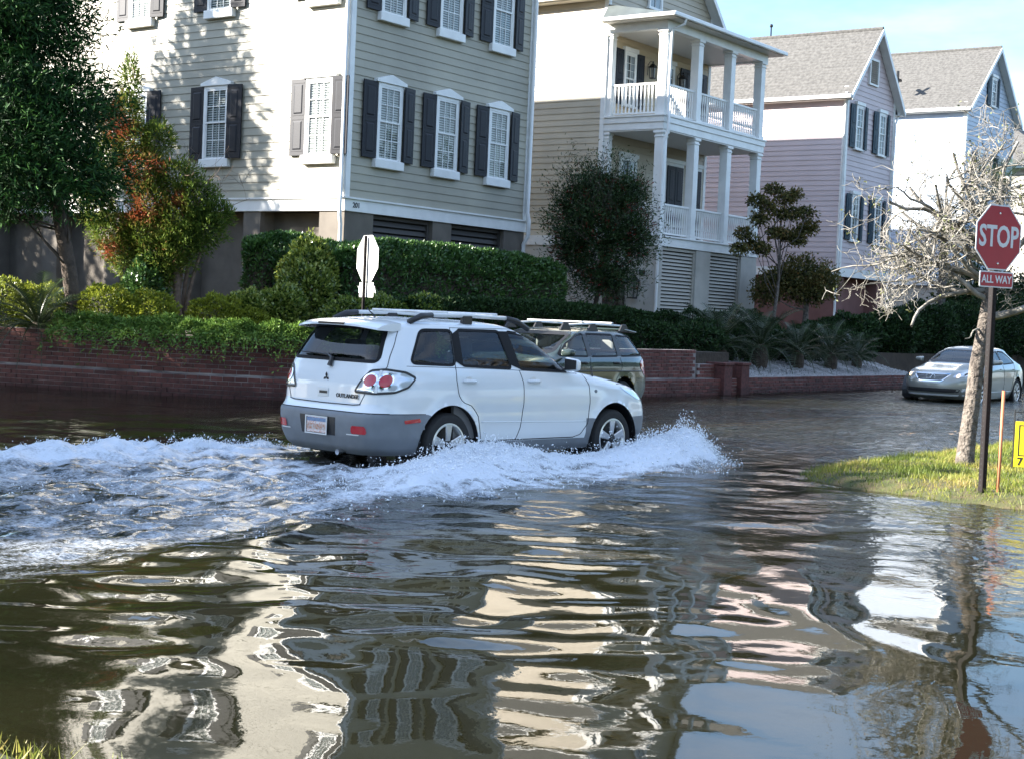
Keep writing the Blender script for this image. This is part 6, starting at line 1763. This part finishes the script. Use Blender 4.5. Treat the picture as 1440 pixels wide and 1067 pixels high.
# ------------------------------------------------------------------ silver sedan
sed = thing('silver_sedan', 'champagne silver sedan coming down the flooded street with its lamps on behind the bare tree', 'car', (38.47, 13.20, -.12), R(180.6))
sz_ = [.18, .26, .36, .46, .56, .64, .70, .76, .80, .84, .88, .92, .96, 1.00, 1.05, 1.12, 1.20, 1.28, 1.34, 1.38, 1.41, 1.43, 1.44]
ss = Shell(sz_, [3.55, 3.68, 3.74, 3.755, 3.75, 3.72, 3.68, 3.60, 3.48, 3.30, 3.05, 2.75, 2.45, 2.20, 2.02, 1.84, 1.62, 1.38, 1.18, 1.02, .86, .70, .5],
           [-.98, -1.05, -1.08, -1.09, -1.09, -1.085, -1.08, -1.07, -1.06, -1.05, -1.04, -1.03, -1.0, -.95, -.75, -.50, -.30, -.12, .0, .08, .16, .25, .35],
           [.80, .85, .885, .90, .91, .912, .912, .908, .905, .90, .89, .875, .855, .835, .805, .765, .715, .668, .632, .59, .48, .30, .08], [3.6]*6+[3.4]*8+[4.5]*5+[4, 3.5, 3, 2.4], [5]*13+[5.5]*6+[4.5, 4, 3, 2.4], 1.3, rows_of((.18, .76, .04), (.76, 1.06, .014), (1.06, 1.36, .028), (1.36, 1.44, .008)))
ss.bulge = [(0, .33, .38, .45, .012), (2.775, .33, .38, .45, .012)]
def skey(x, y, z, xf, xr, w):
    if z < .185: return None
    if z > 1.35: return 'roof'
    if z < .70 and x > 3.0: return 'front_bumper'
    if z < .62 and x < -.7: return 'rear_bumper'
    if z > .80 and 2.1 < x and abs(y) < .82: return 'hood'
    if abs(y) > w*.55 and .25 < x < 1.1 and z > .3: return 'rear_door'
    if abs(y) > w*.55 and 1.1 <= x < 2.2 and z > .3: return 'front_door'
    return 'body'
swr = rounded([(.02, 1.055), (.98, 1.02), (.95, 1.335), (.52, 1.32), (.24, 1.22)], .05); swf = rounded([(1.06, 1.02), (2.0, .995), (1.62, 1.16), (1.22, 1.315), (1.02, 1.335)], .05)
car_shell(sed, ss, [(0, .33, .39), (2.775, .33, .39)], [swr, swf], rounded([(-.60, 1.10), (.60, 1.10), (.50, 1.34), (-.50, 1.34)], .06), rounded([(-.70, 1.045), (.70, 1.045), (.56, 1.345), (-.56, 1.345)], .07), lambda k: 'paint_silver', skey, 1.36, .98)
SF = lambda off: (lambda p, z: ss.front(p, z, off))
gr = flat('grille', scan(rounded([(-.26, .60), (.26, .60), (.43, .765), (-.43, .765)], .03), SF(.006), 8, 14), 'plastic_black', sed)
flat('grille_surround', ring_strip(rounded([(-.26, .60), (.26, .60), (.43, .765), (-.43, .765)], .03), SF(.010), .010, .018), 'chrome', gr)
for k in range(5):
    z = .622+k*.029; w_ = .26+(z-.60)*1.0
    MB().tube([ss.front(y, z, .012) for y in np.linspace(-w_, w_, 9)], .0055, 5).build('grille_bar', 'alloy', gr, smooth=True)
el = MB(); vs = []
xg = ss.front(0, .685)[0]+.022
el.tube([(xg, .105*math.cos(a), .685+.072*math.sin(a)) for a in np.linspace(0, 2*PI, 25)], .009, 5)
el.tube([(xg, .045, .74), (xg, -.015, .655), (xg, -.075, .655)], .010, 5).tube([(xg, .045, .74), (xg, .02, .70)], .009, 5)
el.build('emblem', 'chrome', sed, smooth=True)
flat('lower_grille', scan(rounded([(-.62, .34), (.62, .34), (.66, .43), (-.66, .43)], .03), SF(.005), 6, 16), 'plastic_black', sed)
flat('bumper_lip', scan([(-.78, .255), (.78, .255), (.80, .30), (-.80, .30)], SF(.012), 4, 16), 'silver_paint', sed)
for sg in (-1, 1):
    f_ = lambda off, sg=sg: (lambda p, z: ss.arcp(p, z, off, True, sg))
    hp = rounded([(.50, .685), (.52, .765), (.72, .835), (1.02, .875), (1.16, .86), (1.05, .77), (.78, .70)], .03)
    hl = flat('headlight', scan(hp, f_(.006), 10, 16), 'clear_lens', sed)
    for c, z, rr_, m_ in ((.62, .735, .05, 'amber_glow'), (.80, .775, .05, 'plastic_black')):
        circ = [(c+rr_*math.cos(a), z+rr_*.9*math.sin(a)) for a in np.linspace(0, 2*PI, 18, endpoint=False)]
        flat('lamp', scan(circ, f_(.011), 8, 8), m_, hl); flat('lamp_ring', ring_strip(circ, f_(.012), .007, .007, 30), 'chrome', hl)
    flat('fog_light', scan(rounded([(.76, .36), (.98, .38), (.98, .45), (.78, .43)], .02), f_(.007), 6, 8), 'clear_lens', sed)
    mirror(sed, 1.86, sg*.88, 1.0, sg, 'paint_silver', h=.14)
    fs_ = lambda p, z, sg=sg: ss.side(p, z, .001, sg)
    line_on(sed, [(1.03, 1.0), (1.08, .8), (1.06, .35)], fs_); line_on(sed, [(.1, 1.03), (.22, .85), (.4, .6), (.45, .35)], fs_); line_on(sed, [(2.1, .98), (2.2, .75), (2.17, .35)], fs_); line_on(sed, [(.45, .36), (2.3, .35)], fs_, .008, 'silver_paint', 'side_moulding')
    for x in (.30, 1.30): MB().tube([(x-.1, sg*.872, .90), (x, sg*.90, .905), (x+.1, sg*.872, .90)], .013, 6).build('door_handle', 'chrome', sed, smooth=True)
line_on(sed, [(-.86, .80), (-.6, .815), (0, .82), (.6, .815), (.86, .80)], SF(.001))
for x in (0, 2.775):
    for sg in (-1, 1): wheel(sed, x, sg*.80, .33, .21, 9, .66, sg, .045)
wells_of(sed, (0, 2.775), .33, .90)
MB().box(.48, -.76, .28, 2.1, .76, .42).box(-.8, -.5, .2, 3.2, .5, .27).build('cabin_floor', 'carpet', sed)
for y in (-.37, .37): seat(sed, 1.2, y, .52); seat(sed, .45, y, .46)
MB().hexa([(1.6, -.75, .5), (2.15, -.75, .5), (2.15, .75, .5), (1.6, .75, .5), (1.65, -.7, .95), (2.05, -.7, .99), (2.05, .7, .99), (1.65, .7, .95)]).build('dashboard', 'plastic_black', sed)

# ------------------------------------------------------------------ stop signs, marker rod, yard sign
mat('sign_red', (.40, .022, .035), .42, noise=(5, .10))
mat('sign_white', (.70, .71, .70), .4)
mat('sign_back', (.62, .62, .60), .5, noise=(7, .12))
mat('post_dark', (.012, .009, .009), .6, .15, noise=(9, .3))
mat('rod_orange', (.50, .17, .075), .6, noise=(14, .3))
mat('sign_yellow', (.62, .50, .01), .45)
def octagon(r_): return [(r_*math.cos(PI/8+k*PI/4), r_*math.sin(PI/8+k*PI/4)) for k in range(8)]
def stop_sign(label, x, y, z0, face, width, zc, post, hpost, plaque, tiltx=0.0, flange=None):
    """face = direction the lettering looks; local frame: sign looks to -y"""
    t = thing('stop_sign', label, 'sign', (x, y, z0), face+PI/2, 'all way stop signs')
    R_ = width/2/math.cos(PI/8)
    pm = MB()
    if post == 'square':
        pm.box(-.028, -.028, -.25, .028, .028, hpost)
        p = pm.build('post', 'post_dark', t, bevel=.004)
        hm = MB(); z = .15
        while z < zc-width/2-.22:
            hm.lathe([(.0085, -.0292), (.0085, -.0285)], 8, 'y', (0, 0, z)); hm.lathe([(.0085, -.0292), (.0085, -.0285)], 8, 'x', (0, 0, z)); z += .0508
        stuff(hm.build('post_holes', 'dark_void', p))
    else:
        pm.prism([(-.032, .0), (-.012, .0), (-.012, .026), (.012, .026), (.012, 0), (.032, 0), (.032, .006), (.018, .006), (.018, .034), (-.018, .034), (-.018, .006), (-.032, .006)], 'z', -.3, hpost)
        p = pm.build('post', 'post_dark', t)
    s_ = MB().prism([(a, b) for a, b in octagon(R_)], 'y', -.0345, -.0315).build('octagon', 'sign_back', t); s_.location = (0, 0, zc)
    MB().prism(octagon(R_*.998), 'y', -.0360, -.0350).build('white_border', 'sign_white', s_)
    MB().prism(octagon(R_*.955), 'y', -.0375, -.0365).build('red_face', 'sign_red', s_)
    o = link('lettering', text_mesh('STOP', width*.455, 'sign_white', .0012, .006, .81), s_, (0, -.0385, .0), (PI/2, 0, 0))
    for zz in (width*.37, -width*.40): MB().lathe([(.001, -.045), (.010, -.043), (.012, -.037)], 10, 'y', (.0, 0, zz)).build('bolt', 'chrome', s_)
    pw, ph = plaque; zp = zc-width/2-ph/2-.012
    q = MB().prism(rounded([(-pw/2, -ph/2), (pw/2, -ph/2), (pw/2, ph/2), (-pw/2, ph/2)], .02), 'y', -.0345, -.0315).build('plaque', 'sign_back', t); q.location = (0, 0, zp)
    MB().prism(rounded([(-pw/2+.002, -ph/2+.002), (pw/2-.002, -ph/2+.002), (pw/2-.002, ph/2-.002), (-pw/2+.002, ph/2-.002)], .02), 'y', -.0360, -.0350).build('white_border', 'sign_white', q)
    MB().prism(rounded([(-pw/2+.012, -ph/2+.012), (pw/2-.012, -ph/2+.012), (pw/2-.012, ph/2-.012), (-pw/2+.012, ph/2-.012)], .018), 'y', -.0375, -.0365).build('red_face', 'sign_red', q)
    link('lettering', text_mesh('ALL WAY', ph*.66, 'sign_white', .0012, .002, .95), q, (0, -.0385, -.002), (PI/2, 0, 0))
    return t
s1 = stop_sign('red STOP sign with an ALL WAY plate on a dark post in the grass', 14.10, 4.78, .0, R(247.8), .61, 2.475, 'square', 2.74, (.457, .152))
s1.rotation_euler = (0, R(-.2), s1.rotation_euler.z)
s2 = stop_sign('stop sign seen from its bright pale back with a dark post behind the white car', 18.53, 16.66, -.1, R(-21), .76, 2.49, 'channel', 2.86, (.50, .24))
rod = tag(MB().tube([(0, 0, -.25), (.004, -.003, .5), (.0, .0, 1.13)], [.017, .017, .0165], 8).build('marker_rod', 'rod_orange', smooth=True), 'thin orange marker rod standing in the water beside the stop sign', 'rod')
rod.location = (14.17, 4.66, -.08); rod.rotation_euler = (R(.6), R(-.4), 0)
ys = thing('yard_sign', 'yellow yard sign on a black wire frame at the right edge of the picture', 'sign', (16.66, 5.33, .04), R(-71))
fr = MB().tube([(0, 0, -.12), (0, 0, .73)], .008, 6).tube([(.62, 0, -.12), (.62, 0, .73)], .008, 6).tube([(0, 0, .70), (.62, 0, .70)], .006, 6)
fr.build('wire_frame', 'iron', ys)
bd = MB().box(.012, -.006, .10, .608, .004, .60).build('sign_board', 'sign_yellow', ys)
MB().box(.05, -.0085, .55, .57, -.0065, .562).box(.05, -.0085, .22, .57, -.0065, .232).box(.05, -.0085, .232, .062, -.0065, .55).box(.558, -.0085, .232, .57, -.0065, .55).build('printed_border', 'iron', bd)
link('lettering', text_mesh('7', .12, 'iron', .001, .003), bd, (.075, -.0085, .155), (PI/2, 0, 0))

# ------------------------------------------------------------------ the driver of the white SUV
def skin(name, verts, edges, radii, material, parent, root=0, sub=2):
    me = bpy.data.meshes.new(name); me.from_pydata(verts, edges, [])
    o = link(name, me, parent)
    md = o.modifiers.new('skin', 'SKIN'); md.use_smooth_shade = True
    sv = me.skin_vertices[0].data if me.skin_vertices else None
    if sv is None:
        bpy.context.view_layer.update()
    for i, r_ in enumerate(radii):
        me.skin_vertices[0].data[i].radius = (r_, r_) if not hasattr(r_, '__len__') else r_
        me.skin_vertices[0].data[i].use_root = (i == root)
    s_ = o.modifiers.new('sub', 'SUBSURF'); s_.levels = sub; s_.render_levels = sub
    me.materials.append(MATS[material]); return o
mat('skin_tone', (.46, .27, .19), .5); mat('shirt_red', (.28, .05, .05), .85, noise=(9, .2)); mat('hair_brown', (.03, .02, .014), .7, bump=(60, .6, .01)); mat('trouser_blue', (.04, .06, .11), .9)
pr = thing('person', 'driver in a dark red shirt holding the wheel inside the white car', 'person', (12.13, 10.44, -.135), C_A)
px0, py0 = .98, .37
Vv = [(px0-.02, py0, .70), (px0-.10, py0, .95), (px0-.16, py0, 1.14), (px0-.15, py0, 1.24), (px0-.13, py0, 1.33), (px0-.12, py0, 1.42)]
Ee = [(0, 1), (1, 2), (2, 3), (3, 4), (4, 5)]; Rr = [(.15, .12), (.16, .11), (.17, .10), (.055, .055), (.082, .075), (.072, .066)]
def chain(pts, rr, at):
    n0 = len(Vv); prev = at
    for k, (p, q) in enumerate(zip(pts, rr)): Vv.append(p); Rr.append(q); Ee.append((prev, n0+k)); prev = n0+k
    return prev
for sg in (-1, 1):
    h = chain([(px0-.14, py0+sg*.19, 1.10), (px0+.04, py0+sg*.25, .90), (px0+.28, py0+sg*.20, .98), (px0+.38, py0+sg*.17, 1.06)], [.062, .045, .034, .030], 2)
    w_ = chain([(px0+.44, py0+sg*.16, 1.09)], [(.036, .022)], h)
    for k in range(4): chain([(px0+.49, py0+sg*(.175-.014*k), 1.125-.018*k), (px0+.505, py0+sg*(.15-.014*k), 1.135-.018*k)], [.0095, .008], w_)
    chain([(px0+.455, py0+sg*.13, 1.115), (px0+.475, py0+sg*.115, 1.13)], [.011, .009], h)
    k_ = chain([(px0+.10, py0+sg*.11, .62), (px0+.48, py0+sg*.13, .66), (px0+.62, py0+sg*.12, .42)], [.095, .068, .05], 0)
skin('body', Vv, Ee, Rr, 'skin_tone', pr)
skin('shirt', [(px0-.03, py0, .74), (px0-.10, py0, .95), (px0-.16, py0, 1.13), (px0-.15, py0, 1.19)]+[(px0-.14, py0+s_*.19, 1.10) for s_ in (-1, 1)]+[(px0-.02, py0+s_*.235, .97) for s_ in (-1, 1)], [(0, 1), (1, 2), (2, 3), (2, 4), (2, 5), (4, 6), (5, 7)], [(.165, .135), (.172, .125), (.182, .115), .075, .074, .074, .058, .058], 'shirt_red', pr)
MB().ball((px0-.145, py0, 1.405), .100, 14, 10, (1.0, .86, 1.02)).build('hair', 'hair_brown', pr, smooth=True)
f_ = MB().ball((px0-.035, py0, 1.375), .016, 8, 6, (1.2, .8, 1.2)).build('nose', 'skin_tone', pr, smooth=True)
for sg in (-1, 1): MB().ball((px0-.052, py0+sg*.030, 1.400), .010, 8, 6).build('eye', 'iron', pr, smooth=True); MB().ball((px0-.13, py0+sg*.083, 1.385), .024, 8, 6, (.8, .4, 1.2)).build('ear', 'skin_tone', pr, smooth=True)
MB().box(px0-.052, py0-.022, 1.335, px0-.040, py0+.022, 1.345).build('mouth', 'shirt_red', pr)
